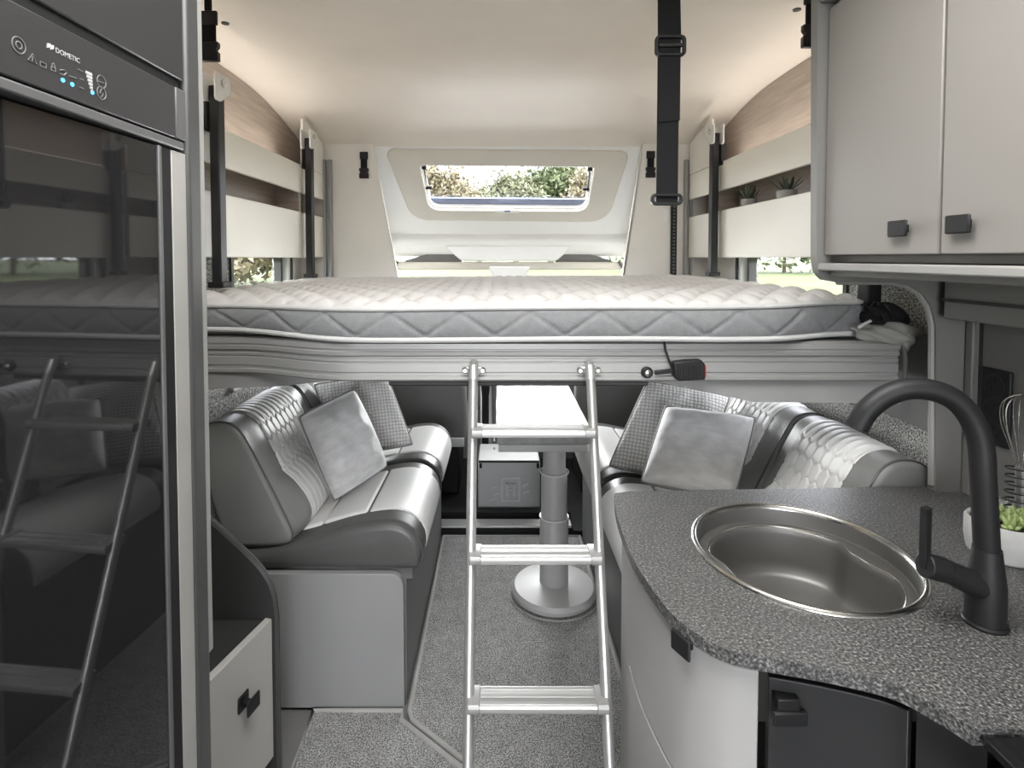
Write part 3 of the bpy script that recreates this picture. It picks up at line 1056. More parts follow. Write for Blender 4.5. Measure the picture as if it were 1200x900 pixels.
MB().tube([(p[0] + n_[0] * .006, p[1] + n_[1] * .006, float(zbot(p[0], p[1])) + .006) for p, n_ in zip(out, Nn)], .0075, 8, closed=True).build('piping', 'mattress_piping', mt)
nu, nv = 260, 190
U = np.linspace(0, 1, nu)
V = np.linspace(0, 1, nv)
Xg = MX0 + .004 + (MX1 - MX0 - .008) * U
fy = np.array([float(yfront(x)) for x in Xg])
for e in (Xg - MX0, MX1 - Xg):
    fy = fy + np.where(e < .06, .06 - np.sqrt(np.clip(.06 ** 2 - (.06 - e) ** 2, 0, None)), 0)
Yg = fy[:, None] + (MYB - fy[:, None]) * V[None, :]
XX = np.repeat(Xg[:, None], nv, 1)
d = np.minimum.reduce([XX - MX0, MX1 - XX, Yg - fy[:, None], MYB - Yg])
dome = .030 * (1 - np.exp(-d / .05)) + .012 * sstep(0, .5, d) * np.sin(np.clip((XX - MX0) / (MX1 - MX0), 0, 1) * math.pi)
dia = np.abs(np.sin(math.pi * (XX / .10 + Yg / .15)) * np.sin(math.pi * (XX / .10 - Yg / .15)))
qu = .02 * (dia ** .5) * sstep(0, .03, d)
ZZ = ztop(XX, Yg) + dome * .72 + qu - .005
MB().grid(np.dstack([XX, Yg, ZZ])).build('quilted_top', 'mattress_white', mt, smooth=80)
MB().prism([tuple(p) for p in out[::6] * .985 + np.array([.0006, .03])], 'z', 1.274, 1.30).build('base_cloth', 'cloth_grey', mt, smooth=0)

# buckle on the rail
bp = at(759, 437, Y=1.515)
bk = thing('bed_buckle', 'black belt buckle with red button bolted to the bed rail', 'buckle', bp)
Mr = Matrix.Translation((bp.x, 1.527, bp.z)) @ Matrix.Rotation(R(90), 4, 'X')
MB().lathe([(.016, 0), (.016, .008), (.012, .012)], Mr, 20).build('washer', 'black_plastic', bk)
MB().lathe([(.009, .012), (.009, .018), (.005, .02)], Mr, 16).build('bolt', 'steel', bk)
q0, q1 = at(770, 437, Y=1.515), at(790, 434, Y=1.515)
MB().obox((q0 + q1) / 2, (q1 - q0) / 2 + Vector((.006, 0, 0)), (0, .004, 0), (0, 0, .006)).build('stalk', 'black_plastic', bk, bevel=.002)
outl = [at(*p, Y=1.505) for p in ((788, 424), (802, 422), (820, 421), (825, 426), (825, 444), (794, 446), (789, 441))]
MB().slab([(p.x, 1.493, p.z) for p in outl], (0, .028, 0)).build('body', 'black_plastic', bk, bevel=.004)
q = at(826, 435, Y=1.5)
MB().box(q.x - .003, q.x + .003, 1.497, 1.518, q.z - .016, q.z + .016).build('button', 'red_button', bk, bevel=.002)
for k in range(9):
    q = at(795 + 3.2 * k, 435, Y=1.492)
    MB().box(q.x - .0015, q.x + .0015, 1.4905, 1.494, q.z - .018, q.z + .016).build('rib', 'black_matt', bk)
MB().tube([at(779, 400, Y=1.515), at(780, 410, Y=1.512), at(785, 425, Y=1.512), at(789, 434, Y=1.512)], .003, 6).build('cable', 'black_plastic', bk)

# net and cloth flap bunched at the bed end
q = at(1036, 386, Y=1.56)
nb = thing('safety_net', 'bunched black net in a loose grey cloth cover at the bed end', 'net', (q.x, q.y, 1.27))
rng = np.random.RandomState(5)


def lump(c, rx, ry, rz, seed, amp=.25, n=22):
    rg = np.random.RandomState(seed)
    k = rg.randn(6, 3) * 2.2
    p = rg.rand(6) * 6
    G = np.zeros((n, 2 * n, 3))
    for i, th in enumerate(np.linspace(0, math.pi, n)):
        for j, f_ in enumerate(np.linspace(0, 2 * math.pi, 2 * n)):
            dv = np.array([math.sin(th) * math.cos(f_), math.sin(th) * math.sin(f_), math.cos(th)])
            m_ = 1 + amp * np.mean(np.sin(k @ dv + p)) + amp * .3 * math.sin(8 * dv[0] + 7 * dv[2])
            G[i, j] = np.array(c) + dv * np.array([rx, ry, rz]) * m_
    return MB().grid(G)


lump((q.x + .012, q.y + .02, q.z + .018), .062, .05, .050, 3).build('net', 'black_webbing', nb, smooth=80, weld=True)
for k in range(5):
    a = k * .33 + .1
    MB().tube([(q.x + .012 + .066 * math.cos(f_) * math.cos(a), q.y + .02 + .055 * math.sin(a + f_), q.z + .018 + .054 * math.sin(f_)) for f_ in np.linspace(.15, 3.0, 12)], .0022, 5).build('net_cord', 'black_plastic', nb)
lump((q.x, q.y - .005, q.z - .012), .085, .05, .034, 8, .3).build('cloth_flap', 'cloth_grey', nb, smooth=80, weld=True)
lump((q.x + .038, q.y - .012, q.z - .022), .035, .035, .034, 11, .3).build('cloth_fold', 'cloth_grey', nb, smooth=80, weld=True)
MB().tube([at(1006, 384, Y=1.53), at(1014, 379, Y=1.52), at(1020, 376, Y=1.53)], .004, 8).build('strap_end', 'mattress_piping', nb)
MB().tube([at(1058, 398, Y=1.52), at(1061, 420, Y=1.53), at(1060, 445, Y=1.54)], .006, 8).build('hanging_cord', 'wall_dark', nb)

# ------------------------------------------------------------------ ladder
LT, LB_ = Vector((0, 1.487, 1.173)), Vector((0, 1.21, .387))
ldir = (LB_ - LT).normalized()
tfl = (LT.z - .020) / -ldir.z
lad = thing('ladder', 'aluminium bed ladder with three flat rungs hooked on the bed rail', 'ladder', (.09, LT.y + ldir.y * tfl, .013))
lx = (-.070, .247)
for x in lx:
    a_ = LT.copy()
    e_ = LT + ldir * tfl
    a_.x = e_.x = x
    MB().tube([a_, e_], .0125, 16).build('stile', 'aluminium', lad)
    MB().tube([e_ - ldir * .05, e_ ], .0145, 16).build('rubber_foot', 'black_rubber', lad)
    # hook bracket
    hk = MB()
    hk.tube([a_ + ldir * .004, a_ - ldir * .02 + Vector((0, .008, .012)), Vector((x, 1.515, 1.212))], [.0145, .0135, .009], 14)
    hkb = hk.build('hook', 'aluminium', lad)
    MB().obox((x, 1.522, 1.190), (.030, 0, 0), (0, .004, 0), (0, 0, .010)).build('hook_plate', 'aluminium', lad, bevel=.004)
    for sx in (-1, 1):
        MB().lathe([(.009, 0), (.009, .005), (.006, .009)], Matrix.Translation((x + sx * .024, 1.519, 1.190)) @ Matrix.Rotation(R(90), 4, 'X'), 14).build('bolt', 'steel', lad)
    MB().lathe([(.006, 0), (.005, .005)], Matrix.Translation((x, 1.502, 1.198)) @ Matrix.Rotation(R(90), 4, 'X'), 10).build('hole_plug', 'black_plastic', lad)
for py in (505, 650, 820):
    lo, hi = 0.0, tfl
    for _ in range(40):
        m_ = (lo + hi) / 2
        yy = pr(LT + ldir * m_)[1]
        lo, hi = (m_, hi) if yy < py else (lo, m_)
    c_ = LT + ldir * lo
    rg = MB()
    pr_ = rounded([(c_.y - .033, c_.z - .009), (c_.y + .033, c_.z - .009), (c_.y + .033, c_.z + .009), (c_.y - .033, c_.z + .009)], .005, 3)
    r_o = MB().prism([(p.x, p.y) for p in pr_], 'x', lx[0] + .024, lx[1] - .024).build('rung', 'aluminium', lad)
    for k in range(3):
        MB().box(lx[0] + .026, lx[1] - .026, c_.y - .022 + k * .022 - .004, c_.y - .022 + k * .022 + .004, c_.z + .009, c_.z + .0105).build('tread_rib', 'aluminium', r_o)
    for x, sx in ((lx[0], 1), (lx[1], -1)):
        pe = rounded([(c_.y - .035, c_.z - .011), (c_.y + .035, c_.z - .011), (c_.y + .035, c_.z + .012), (c_.y - .035, c_.z + .012)], .008, 3)
        xa, xb = sorted((x - sx * .002, x + sx * .026))
        MB().prism([(p.x, p.y) for p in pe], 'x', xa, xb).build('rung_bracket', 'rail_aluminium', lad, bevel=.002)

# ------------------------------------------------------------------ side shelves above the bed
ARCH = catmull([(1.5, ZC - .002), (2.1, ZC - .002), (2.45, ZC - .008), (2.65, ZC - .028), (2.9, ZC - .078), (3.1, ZC - .125)], 6)


def side_shelf(label, side, xb, xw, ya):
    t = thing('wall_shelf', label, 'shelf', (xw, 2.5, 1.5))
    lo, hi = sorted((xw, xw - side * .012))
    arch = [(p[0], p[1]) for p in ARCH if p[0] >= ya]
    MB().prism([(ya, 1.5)] + [(ya, ZC - .002)] + arch + [(3.1, 1.5)], 'x', lo, hi).build('wood_back', 'wood', t, smooth=0)
    for nm, za, zb in (('upper_board', 1.818, 1.955), ('lower_board', 1.5, 1.724)):
        lo, hi = sorted((xb, xb + side * .016))
        MB().box(lo, hi, ya, 2.735, za, zb).build(nm, 'cream_board', t, bevel=.004)
        MB().box(lo, hi, 2.765, 3.085, za, zb).build(nm, 'cream_board', t, bevel=.004)
    lo, hi = sorted((xb + side * .016, xw - side * .012))
    MB().box(lo, hi, ya, 3.085, 1.712, 1.722).build('shelf_floor', 'wood', t, smooth=0)
    MB().box(lo, hi, ya, 3.085, 1.5, 1.512).build('bottom_board', 'cream_board', t, smooth=0)
    MB().box(lo, hi, ya, 3.085, 1.935, 1.953).build('top_board', 'cream_board', t, smooth=0)
    MB().box(lo, hi, 2.735, 2.765, 1.512, 1.95).build('divider', 'wood', t, smooth=0)
    # lining up to the ceiling beyond the support post
    lo, hi = sorted((xb, xb + side * .012))
    cl = [(2.765, 1.957), (2.765, ZC - .075), (2.95, ZC - .105), (3.085, ZC - .135), (3.085, 1.957)]
    MB().prism(cl, 'x', lo, hi).build('corner_panel', 'white_lining', t, smooth=0)
    return t


side_shelf('cream boarded wall shelf with wood back on the fridge side of the bed', -1, -.97, WL + .012, 1.2)
side_shelf('cream boarded wall shelf with wood back holding two small plants', 1, 1.05, WR - .013, 1.46)


def ceiling_fill(label, side, xb):  # strip light added out of view to brighten the ceiling over the bed
    x = xb + side * .045
    t = thing('ceiling_fill', label, 'added fill', (x, 2.2, 1.955))
    MB().box(x - .012, x + .012, 1.5, 2.72, 1.9545, 1.960).build('channel', 'aluminium', t, smooth=0)
    MB().box(x - .007, x + .007, 1.5, 2.72, 1.960, 1.963).build('fill_bar', 'fill_glow', t, smooth=0)
    o = area('ceiling_fill_lamp', (x, 2.11, 1.966), (math.pi, 0, 0), .014, 1.2, FILL_W, (1.0, .96, .90))
    o.parent = t
    o.matrix_parent_inverse = Matrix.Translation(t.location).inverted()


FILL_W = 1.0
mat('fill_glow', (1.0, .9, .78), .5, emit=4.0, var=0)
ceiling_fill('added warm fill strip hidden on top of the fridge side wall shelf', -1, -.97)
ceiling_fill('added warm fill strip hidden on top of the shelf with the plants', 1, 1.05)


def rail_post(label, px0, px1, y):
    p0 = at(px0, 200, Y=YB - .03)
    p1 = at(px1, 200, Y=YB - .03)
    t = thing('guide_rail', label, 'rail', ((p0.x + p1.x) / 2, YB - .02, 1.3))
    ztop_ = at(585, y, Y=YB - .03).z
    w_ = p1.x - p0.x
    MB().box(p0.x, p1.x, YB - .02, YB - .001, 1.3, ztop_).build('channel', 'rail_aluminium', t, bevel=.002)
    MB().box(p0.x, p0.x + w_ * .28, YB - .04, YB - .02, 1.3, ztop_).build('flange', 'rail_aluminium', t, bevel=.002)
    MB().box(p1.x - w_ * .28, p1.x, YB - .04, YB - .02, 1.3, ztop_).build('flange', 'rail_aluminium', t, bevel=.002)
    return t


rail_post('slim aluminium bed guide rail in the corner on the fridge side', 379, 388, 187)
rail_post('slim aluminium bed guide rail in the corner by the shelf plants', 803, 812, 187)
# black perforated strap on the bulkhead behind the hanging belt
b0, b1 = at(787, 200, Y=YB - .01), at(794, 200, Y=YB - .01)
ps = thing('perforated_strip', 'black perforated strip on the bulkhead behind the hanging belt', 'strip', (b0.x, YB - .01, 1.3))
MB().box(b0.x, b1.x, YB - .012, YB - .002, 1.35, 2.10).build('strip', 'black_plastic', ps, smooth=0)
for k in range(38):
    MB().box(b0.x + .011, b1.x - .011, YB - .014, YB - .011, 1.36 + k * .019, 1.368 + k * .019).build('hole', 'print_grey', ps, smooth=0)
q = at(780, 252, Y=YB)
pl = thing('socket_plate', 'small pale blank plate on the bulkhead below the hanging belt', 'plate', (q.x, YB - .005, q.z - .04))
MB().box(q.x - .02, q.x + .02, YB - .008, YB, q.z - .04, q.z + .04).build('plate', 'cap_plastic', pl, bevel=.004)
MB().box(q.x - .013, q.x + .013, YB - .011, YB - .008, q.z - .03, q.z + .03).build('insert', 'cap_plastic', pl, bevel=.002)


# ------------------------------------------------------------------ bed support posts
def support_post(label, x, side, y, ztop_, zb=1.30):
    t = thing('bed_support_post', label, 'post', (x, y, zb), 'bed support posts')
    MB().box(x - .016, x + .016, y - .022, y + .022, zb, ztop_ - .02).build('post', 'post_black' if 'post_black' in MATS else 'black_plastic', t, bevel=.004)
    br = rounded([(y - .055, ztop_ - .075), (y - .02, ztop_ - .075), (y + .05, ztop_ - .03), (y + .05, ztop_ + .015), (y - .055, ztop_ + .015)], [.01, .03, .02, .02, .01], 4)
    for dx in (-.022, .022):
        MB().prism([(p.x, p.y) for p in br], 'x', x + dx - .003, x + dx + .003).build('bracket', 'white_metal', t, bevel=.001)
    MB().lathe([(.012, 0), (.012, .006), (.007, .009)], Matrix.Translation((x + (.025 if side < 0 else -.025), y - .01, ztop_ - .012)) @ Matrix.Rotation(R(90 if side < 0 else -90), 4, 'Y'), 14).build('bolt', 'steel', t)
    MB().box(x - .026, x + .026, y - .03, y + .03, zb, zb + .02).build('foot_plate', 'black_plastic', t, bevel=.003)
    MB().box(min(x + side * .02, x + side * .03), max(x + side * .02, x + side * .045), y - .03, y + .01, ztop_ - .17, ztop_ - .07).build('back_block', 'black_plastic', t, bevel=.004)
    return t


mat('post_black', (0.02, 0.02, 0.021), 0.45, spec=0.3)
support_post('black square post with white top bracket near the tall fridge unit', -.935, -1, 1.855, 2.085, 1.40)
support_post('black square post with white bracket in the bunk corner on the fridge side', -.935, -1, 2.75, 2.105, 1.40)
support_post('black square post with white bracket in the bunk corner beside the shelf plants', 1.02, 1, 2.65, 2.107, 1.412)
pp_ = thing('bed_support_post', 'short black post beside the bunched net at the bed end', 'post', (1.15, 1.72, 1.262), 'bed support posts')
MB().box(1.125, 1.168, 1.69, 1.74, 1.262, 1.5).build('post', 'post_black', pp_, bevel=.003)
MB().box(1.115, 1.175, 1.68, 1.75, 1.262, 1.275).build('foot_plate', 'black_plastic', pp_, bevel=.003)

# ------------------------------------------------------------------ hanging belt and clips
by = 1.55
bt = thing('hanging_belt', 'long black webbing belt with slider hanging from the ceiling over the bed', 'belt', (at(784, 235, Y=by).x, by, ZC))


def xz(px, py):
    q_ = at(px, py, Y=by)
    return q_.x, q_.z


pts_l = [(771, -40), (771, 40), (770, 150), (769, 237)]
pts_r = [(797, -40), (798, 40), (795, 150), (794, 237)]
ringsb = []
for (a_, b_) in zip(pts_l, pts_r):
    x0, za = xz(*a_)
    x1, zb_ = xz(*b_)
    za = zb_ = min(ZC, za)
    ringsb.append([(x0, by - .002, za), (x1, by - .002, zb_), (x1, by + .002, zb_), (x0, by + .002, za)])
MB().loops(ringsb).build('webbing', 'black_webbing', bt)
x0, z1_ = xz(771, 144)
x1, _z = xz(796, 141)
MB().slab([(x0, by - .006, z1_), (x1, by - .006, z1_ + .006), (x1, by - .006, z1_ + .21), (x0, by - .006, z1_ + .21)], (0, .004, 0)).build('webbing_tail', 'black_webbing', bt)


def buckle_ring(px0, py0, px1, py1, nm, bars=0):
    a_ = [at(px0, py0, Y=by), at(px1, py0, Y=by), at(px1, py1, Y=by), at(px0, py1, Y=by)]
    o_ = rounded([(p.x, p.z) for p in a_], .014, 5)
    cx_, cz_ = sum(p.x for p in a_) / 4, sum(p.z for p in a_) / 4
    hx, hz = abs(a_[1].x - a_[0].x) / 2 - .009, abs(a_[0].z - a_[2].z) / 2 - .009
    i_ = rounded([(cx_ - hx, cz_ + hz), (cx_ + hx, cz_ + hz), (cx_ + hx, cz_ - hz), (cx_ - hx, cz_ - hz)], .006, 5)
    g = MB().ring([(p.x, by - .012, p.y) for p in o_], [(p.x, by - .012, p.y) for p in i_], (0, .016, 0)).build(nm, 'black_plastic', bt, bevel=.003)
    for k in range(bars):
        MB().box(cx_ - hx, cx_ + hx, by - .014, by - .006, cz_ - .005, cz_ + .005).build('slider_bar', 'black_plastic', g, bevel=.002)


buckle_ring(767, 42, 803, 67, 'slider', 1)
buckle_ring(762, 227, 799, 241, 'end_loop')


def clip(label, px0, py0, px1, py1, Y, hang):
    a_, c_ = at(px0, py0, Y=Y), at(px1, py1, Y=Y)
    x0, x1, zt, zb_ = a_.x, c_.x, a_.z, c_.z
    h_ = zt - zb_
    w_ = x1 - x0
    t = thing('strap_clip', label, 'clip', ((x0 + x1) / 2, Y, zt), 'black strap clips')
    MB().box(x0 + w_ * .06, x1 - w_ * .06, Y - .006, Y + .006, zt - h_ * .28, zt).build('upper_bar', 'black_plastic', t, bevel=.003)
    MB().box(x0 + w_ * .16, x1 - w_ * .16, Y - .004, Y + .004, zb_ + h_ * .3, zt - h_ * .25).build('webbing', 'black_webbing', t)
    body = rounded([(x0, zb_), (x1, zb_), (x1, zb_ + h_ * .17), (x1 - w_ * .12, zb_ + h_ * .22), (x1, zb_ + h_ * .28), (x1, zb_ + h_ * .38), (x0, zb_ + h_ * .38), (x0, zb_ + h_ * .28), (x0 + w_ * .12, zb_ + h_ * .22), (x0, zb_ + h_ * .17)], .002, 2)
    MB().prism([(p.x, p.y) for p in body], 'y', Y - .008, Y + .008).build('socket', 'black_plastic', t, bevel=.002)
    if hang:
        MB().box((x0 + x1) / 2 - .008, (x0 + x1) / 2 + .008, Y - .006, Y + .006, zt, ZC).build('hanger', 'black_webbing', t)
    return t


clip('black strap clip hanging from the ceiling beside the fridge unit', 232, 13, 257, 72, 1.62, True)
clip('black strap clip hanging from the ceiling beside the overhead cabinet', 941, -14, 966, 56, 1.62, True)
clip('small black strap clip on the bulkhead opposite the fridge side shelf', 421, 178, 432, 209, YB - .01, False)
clip('small black strap clip on the bulkhead beside the hanging belt', 757, 177, 768, 208, YB - .01, False)
for px, py, lb in ((264, 27, 'small black ceiling eyelet beside the fridge side strap clip'), (934, 11, 'small black ceiling eyelet beside the overhead cabinet strap clip')):
    q = at(px, py, Z=ZC)
    e = MB().lathe([(.012, 0), (.012, -.003), (.006, -.004)], Matrix.Translation((q.x, q.y, ZC)), 16).build('ceiling_eyelet', 'black_plastic')
    tag(e, lb, 'eyelet')


# ------------------------------------------------------------------ small plants on the right shelf
def leaf_blade(b, base, dirv, L, w, curve=.2):
    dirv = Vector(dirv).normalized()
    side = dirv.cross(Vector((0, 0, 1)))
    side = side.normalized() if side.length > 1e-3 else Vector((1, 0, 0))
    nrm = side.cross(dirv)
    rings = []
    for t_ in (0, .25, .55, .85, 1.0):
        c_ = Vector(base) + dirv * L * t_ + Vector((0, 0, -curve * L * t_ * t_ * .5))
        ww = w * (1 - t_) ** .6 * (.75 + .6 * t_) + .0004
        rings.append([c_ + side * ww, c_ + nrm * ww * .45, c_ - side * ww, c_ - nrm * ww * .45])
    b.loops(rings)


def small_plant(label, px, X, seed, r=.034):
    k = X / ray(px, 220).x
    y = ray(px, 220).y * k
    t = thing('potted_plant', label, 'plant', (X, y, 1.722), 'small plants on the wall shelf')
    M = Matrix.Translation((X, y, 1.722))
    MB().lathe([(r * .86, 0), (r * .95, .004), (r, .032), (r * .93, .034), (r * .9, .026)], M, 24, True, False).build('pot', 'concrete_pot', t)
    MB().lathe([(r * .92, .026), (.001, .029)], M, 20).build('soil', 'soil', t)
    rg = random.Random(seed)
    for i in range(15):
        a = i * 2.4
        el = .75 + .75 * (i / 15)
        b_ = MB()
        leaf_blade(b_, (X + .008 * math.cos(a), y + .008 * math.sin(a), 1.748), (math.cos(a) * math.cos(el), math.sin(a) * math.cos(el), math.sin(el)), rg.uniform(.058, .082), .0065)
        b_.build('leaf', 'aloe', t, smooth=60)
    return t


small_plant('small dark spiky plant in a low pot, by the bunk corner post', 878, 1.095, 1)
small_plant('small dark spiky plant in a wide pale pot, by the overhead cabinet', 922, 1.095, 2, .037)

# ------------------------------------------------------------------ partition panel and overhead cabinet
YP = 1.40


def pz(px, py):
    q_ = at(px, py, Y=YP)
    return (q_.x, q_.z)


out2 = [pz(957, -120), pz(957, 306), pz(960, 320), pz(968, 328), pz(985, 331), pz(1045, 331), pz(1066, 335), pz(1082, 345), pz(1092, 360), pz(1097, 382), (pz(1097, 560)[0], .90), (WR, .90), (WR, ZC - .003), (pz(957, 0)[0], ZC - .003)]
out2 = out2[1:]
out2 = [(p[0] - (0 if p[0] < WR - 1e-4 else .0), p[1]) for p in out2]
part = MB().prism(out2, 'y', YP, YP + .028)
struct(part, 'trim_6', 'frame_grey', smooth=25)
arcp = [at(*p, Y=YP - .002) for p in ((985, 331), (1045, 331), (1066, 335), (1082, 345), (1092, 360), (1097, 382), (1097, 470), (1097, 571))]
e = struct(MB().tube([p + Vector((0, .015, .001)) for p in arcp], .008, 8), 'trim_7', 'edge_light')
# vertical aluminium channels between the pillar and the kitchen wall
ch = thing('shutter_rail', 'ribbed grey vertical rail beside the kitchen wall socket', 'rail', (1.17, 1.38, .9))
for k, (px0, px1, m) in enumerate(((1130, 1137, 'frame_grey'), (1138, 1142, 'rail_aluminium'), (1143, 1149, 'black_rubber'))):
    yk = 1.395 - .012 * k
    a_, c_ = at(px0, 450, Y=yk), at(px1, 450, Y=yk)
    MB().box(a_.x, c_.x, yk - .02, yk, .901, 1.44).build('channel', m, ch, bevel=.002)
ZOB = at(1000, 299, X=.815).z
ov = thing('overhead_cabinet', 'pale grey overhead cabinet with black rectangular knobs above the worktop', 'cabinet', (1.0, .9, 1.45))
YD0, YD1, YD2 = 1.392, 1.029, .66
b = MB()
b.box(.837, WR - .013, .40, YP, 1.49, 1.505)
b.box(.837, WR - .013, .40, YP, 2.13, ZC - .003)
b.box(.837, WR - .013, .40, .415, 1.505, 2.13)
b.box(WR - .03, WR - .013, .40, YP, 1.505, 2.13)
b.build('carcass', 'frame_grey', ov, smooth=0)
MB().box(.795, .837, .40, YP, 2.13, ZC - .003).build('top_rail', 'overhead_grey', ov, bevel=.004)
for ya, yb, hy in ((YD1 + .003, YD0, at(1060, 269, X=.815).y), (YD2, YD1 - .003, at(1132, 265, X=.815).y), (.405, YD2 - .006, .5)):
    d_ = MB().box(.815, .837, ya, yb, ZOB, 2.115).build('door', 'overhead_grey', ov, bevel=.003)
    MB().box(.797, .803, hy - .026, hy + .026, ZOB + .036, ZOB + .069).build('knob', 'black_matt', d_, bevel=.004)
    MB().box(.803, .815, hy - .012, hy + .012, ZOB + .045, ZOB + .060).build('knob_stem', 'black_matt', d_)
MB().box(.850, WR - .013, .40, YP, 1.482, 1.492).build('recess', 'wall_dark', ov, smooth=0)
v_ = [at(985, 308, Y=YP).z, at(985, 317, Y=YP).z]
MB().box(.803, .825, .40, YP, v_[1], v_[0]).build('light_valance', 'edge_light', ov, bevel=.004)
MB().box(.825, WR - .013, .40, YP - .02, v_[1] - .012, v_[1] + .004).build('under_panel', 'frame_grey', ov, smooth=0)
MB().box(1.10, WR - .013, .40, YP - .03, 1.35, v_[1] - .012).build('shutter_box', 'frame_grey', ov, bevel=.004)
MB().box(1.096, 1.102, .40, YP - .03, 1.392, 1.40).build('shutter_slot', 'black_rubber', ov)

# ------------------------------------------------------------------ wall socket
q0, q1 = at(1151, 430, X=WR - .02), at(1182, 530, X=WR - .02)
sp = thing('wall_socket', 'black double wall socket plate on the grey kitchen wall', 'socket', (WR - .012, (q0.y + q1.y) / 2, q1.z))
yA, yB_ = q1.y, q0.y
zA, zB = 1.5 - (530 - 302) * yA / F, 1.5 - (430 - 302) * yB_ / F
MB().box(WR - .022, WR - .012, yA, yB_, zA, zB).build('plate', 'black_matt', sp, bevel=.003)
ym = (yA + yB_) / 2
for k, zf in enumerate((.78, .47, .16)):
    zc_ = zA + (zB - zA) * zf
    MB().tube([(WR - .022, ym + .027 * math.cos(a), zc_ + .027 * math.sin(a)) for a in np.linspace(0, 2 * math.pi, 28, endpoint=False)], .0022, 6, closed=True).build('socket_ring', 'black_plastic', sp)
    for dy, dz in ((0, .012), (-.01, -.006), (.01, -.006)):
        MB().box(WR - .0225, WR - .0215, ym + dy - .003, ym + dy + .003, zc_ + dz - .004, zc_ + dz + .004).build('pin_hole', 'cab_black', sp)

# ------------------------------------------------------------------ worktop with sink
K = F / 700.0
edge = [(.293, 1.5), (.276, 1.388), (.268, 1.25), (.268, 1.152), (.279, 1.048), (.293, .979), (.314, .934), (.342, .90), (.38, .881), (.458, .858), (.51, .84), (.548, .823), (.565, .809), (.581, .785), (.593, .763), (.603, .739)]
edge = [(x, y * K) for x, y in edge]
ec = catmull(edge, 5)
WT = .90
SKC, SR = Vector((.616, 1.2005 * K)), (.211, .2315 * K)


def inset_curve(d):
    n_ = normals2(ec, False)
    A = ec + n_ * d
    cen = np.array([.8, 1.1])
    B = ec - n_ * d
    return A if np.linalg.norm(A[10] - cen) < np.linalg.norm(B[10] - cen) else B


wt = thing('worktop', 'speckled dark grey kitchen worktop with a curved front edge', 'worktop', (.7, 1.05, WT - .022))
hole = [(SKC.x + SR[0] * .985 * math.cos(a), SKC.y + SR[1] * .985 * math.sin(a)) for a in np.linspace(0, 2 * math.pi, 72, endpoint=False)]
outer = [tuple(p) for p in ec] + [(WR - .013, ec[-1][1] - .002), (WR - .013, 1.44), (.33, 1.405)]
bm = bmesh.new()
vo = [bm.verts.new((x, y, WT)) for x, y in outer]
vh = [bm.verts.new((x, y, WT)) for x, y in hole]
eo = [bm.edges.new((vo[i], vo[(i + 1) % len(vo)])) for i in range(len(vo))]
eh = [bm.edges.new((vh[i], vh[(i + 1) % len(vh)])) for i in range(len(vh))]
bmesh.ops.triangle_fill(bm, use_beauty=True, use_dissolve=False, edges=eo + eh)
g = bmesh.ops.extrude_face_region(bm, geom=bm.faces[:])
bmesh.ops.translate(bm, vec=(0, 0, -.022), verts=[v for v in g['geom'] if isinstance(v, bmesh.types.BMVert)])
bmesh.ops.recalc_face_normals(bm, faces=bm.faces)
me = bpy.data.meshes.new('slab')
bm.to_mesh(me)
bm.free()
me.materials.append(MATS['worktop'])
so = bpy.data.objects.new('slab', me)
COL.objects.link(so)
so.parent = wt
so.matrix_parent_inverse = Matrix.Translation(wt.location).inverted()

sk = thing('kitchen_sink', 'round brushed steel sink bowl set into the worktop', 'sink', (SKC.x, SKC.y, WT))


def ell(f_, z, n=72, f2=None):
    return [(SKC.x + SR[0] * f_ * math.cos(a), SKC.y + SR[1] * (f2 or f_) * math.sin(a), z) for a in np.linspace(0, 2 * math.pi, n, endpoint=False)]


MB().loops([ell(.955, WT - .001), ell(1.0, WT + .001), ell(.992, WT + .006), ell(.965, WT + .0075), ell(.945, WT + .004), ell(.935, WT - .003)], False, False).build('rim', 'steel', sk, smooth=60)
MB().loops([ell(.938, WT - .002), ell(.93, WT - .02), ell(.928, WT - .034), ell(.90, WT - .036)], False, False).build('collar', 'steel_satin', sk, smooth=60)


def bowl_ring(f_, z, n=96):
    """bowl outline with two notches in the flange for the lid"""
    pts = []
    for a in np.linspace(0, 2 * math.pi, n, endpoint=False):
        k = 1.0
        for c_, wd, dp in ((R(12), .34, .14), (R(187), .34, .14)):
            dl = (a - c_ + math.pi) % (2 * math.pi) - math.pi
            k -= dp * math.exp(-(dl / wd) ** 4)
        pts.append((SKC.x + SR[0] * f_ * k * math.cos(a), SKC.y + SR[1] * f_ * k * math.sin(a), z))
    return pts


def plain(f_, z):
    return ell(f_, z, 96)


MB().loops([plain(.925, WT - .036), plain(.90, WT - .034), bowl_ring(.845, WT - .033), bowl_ring(.825, WT - .034), bowl_ring(.808, WT - .038), bowl_ring(.80, WT - .05), bowl_ring(.775, WT - .11), bowl_ring(.75, WT - .134), bowl_ring(.70, WT - .143), plain(.5, WT - .1455), plain(.12, WT - .148)], False, True).build('bowl', 'steel_satin', sk, smooth=60)
MB().tube(bowl_ring(.828, WT - .0345), .0022, 8, closed=True).build('lip_highlight', 'steel', sk)  # brighter steel tube added to draw the highlight along the bowl lip
for k in range(5):
    a = R(200 + 28 * k)
    c0 = Vector((SKC.x, SKC.y, WT - .1445))
    dv = Vector((math.cos(a), math.sin(a), 0))
    MB().tube([c0 + dv * .04, c0 + dv * .11 + Vector((0, 0, .0025))], .003, 6).build('drain_groove', 'steel_satin', sk)
MB().lathe([(.026, -.002), (.026, .003), (.018, .003), (.016, -.004)], Matrix.Translation((SKC.x, SKC.y, WT - .147)), 24).build('drain', 'steel', sk)

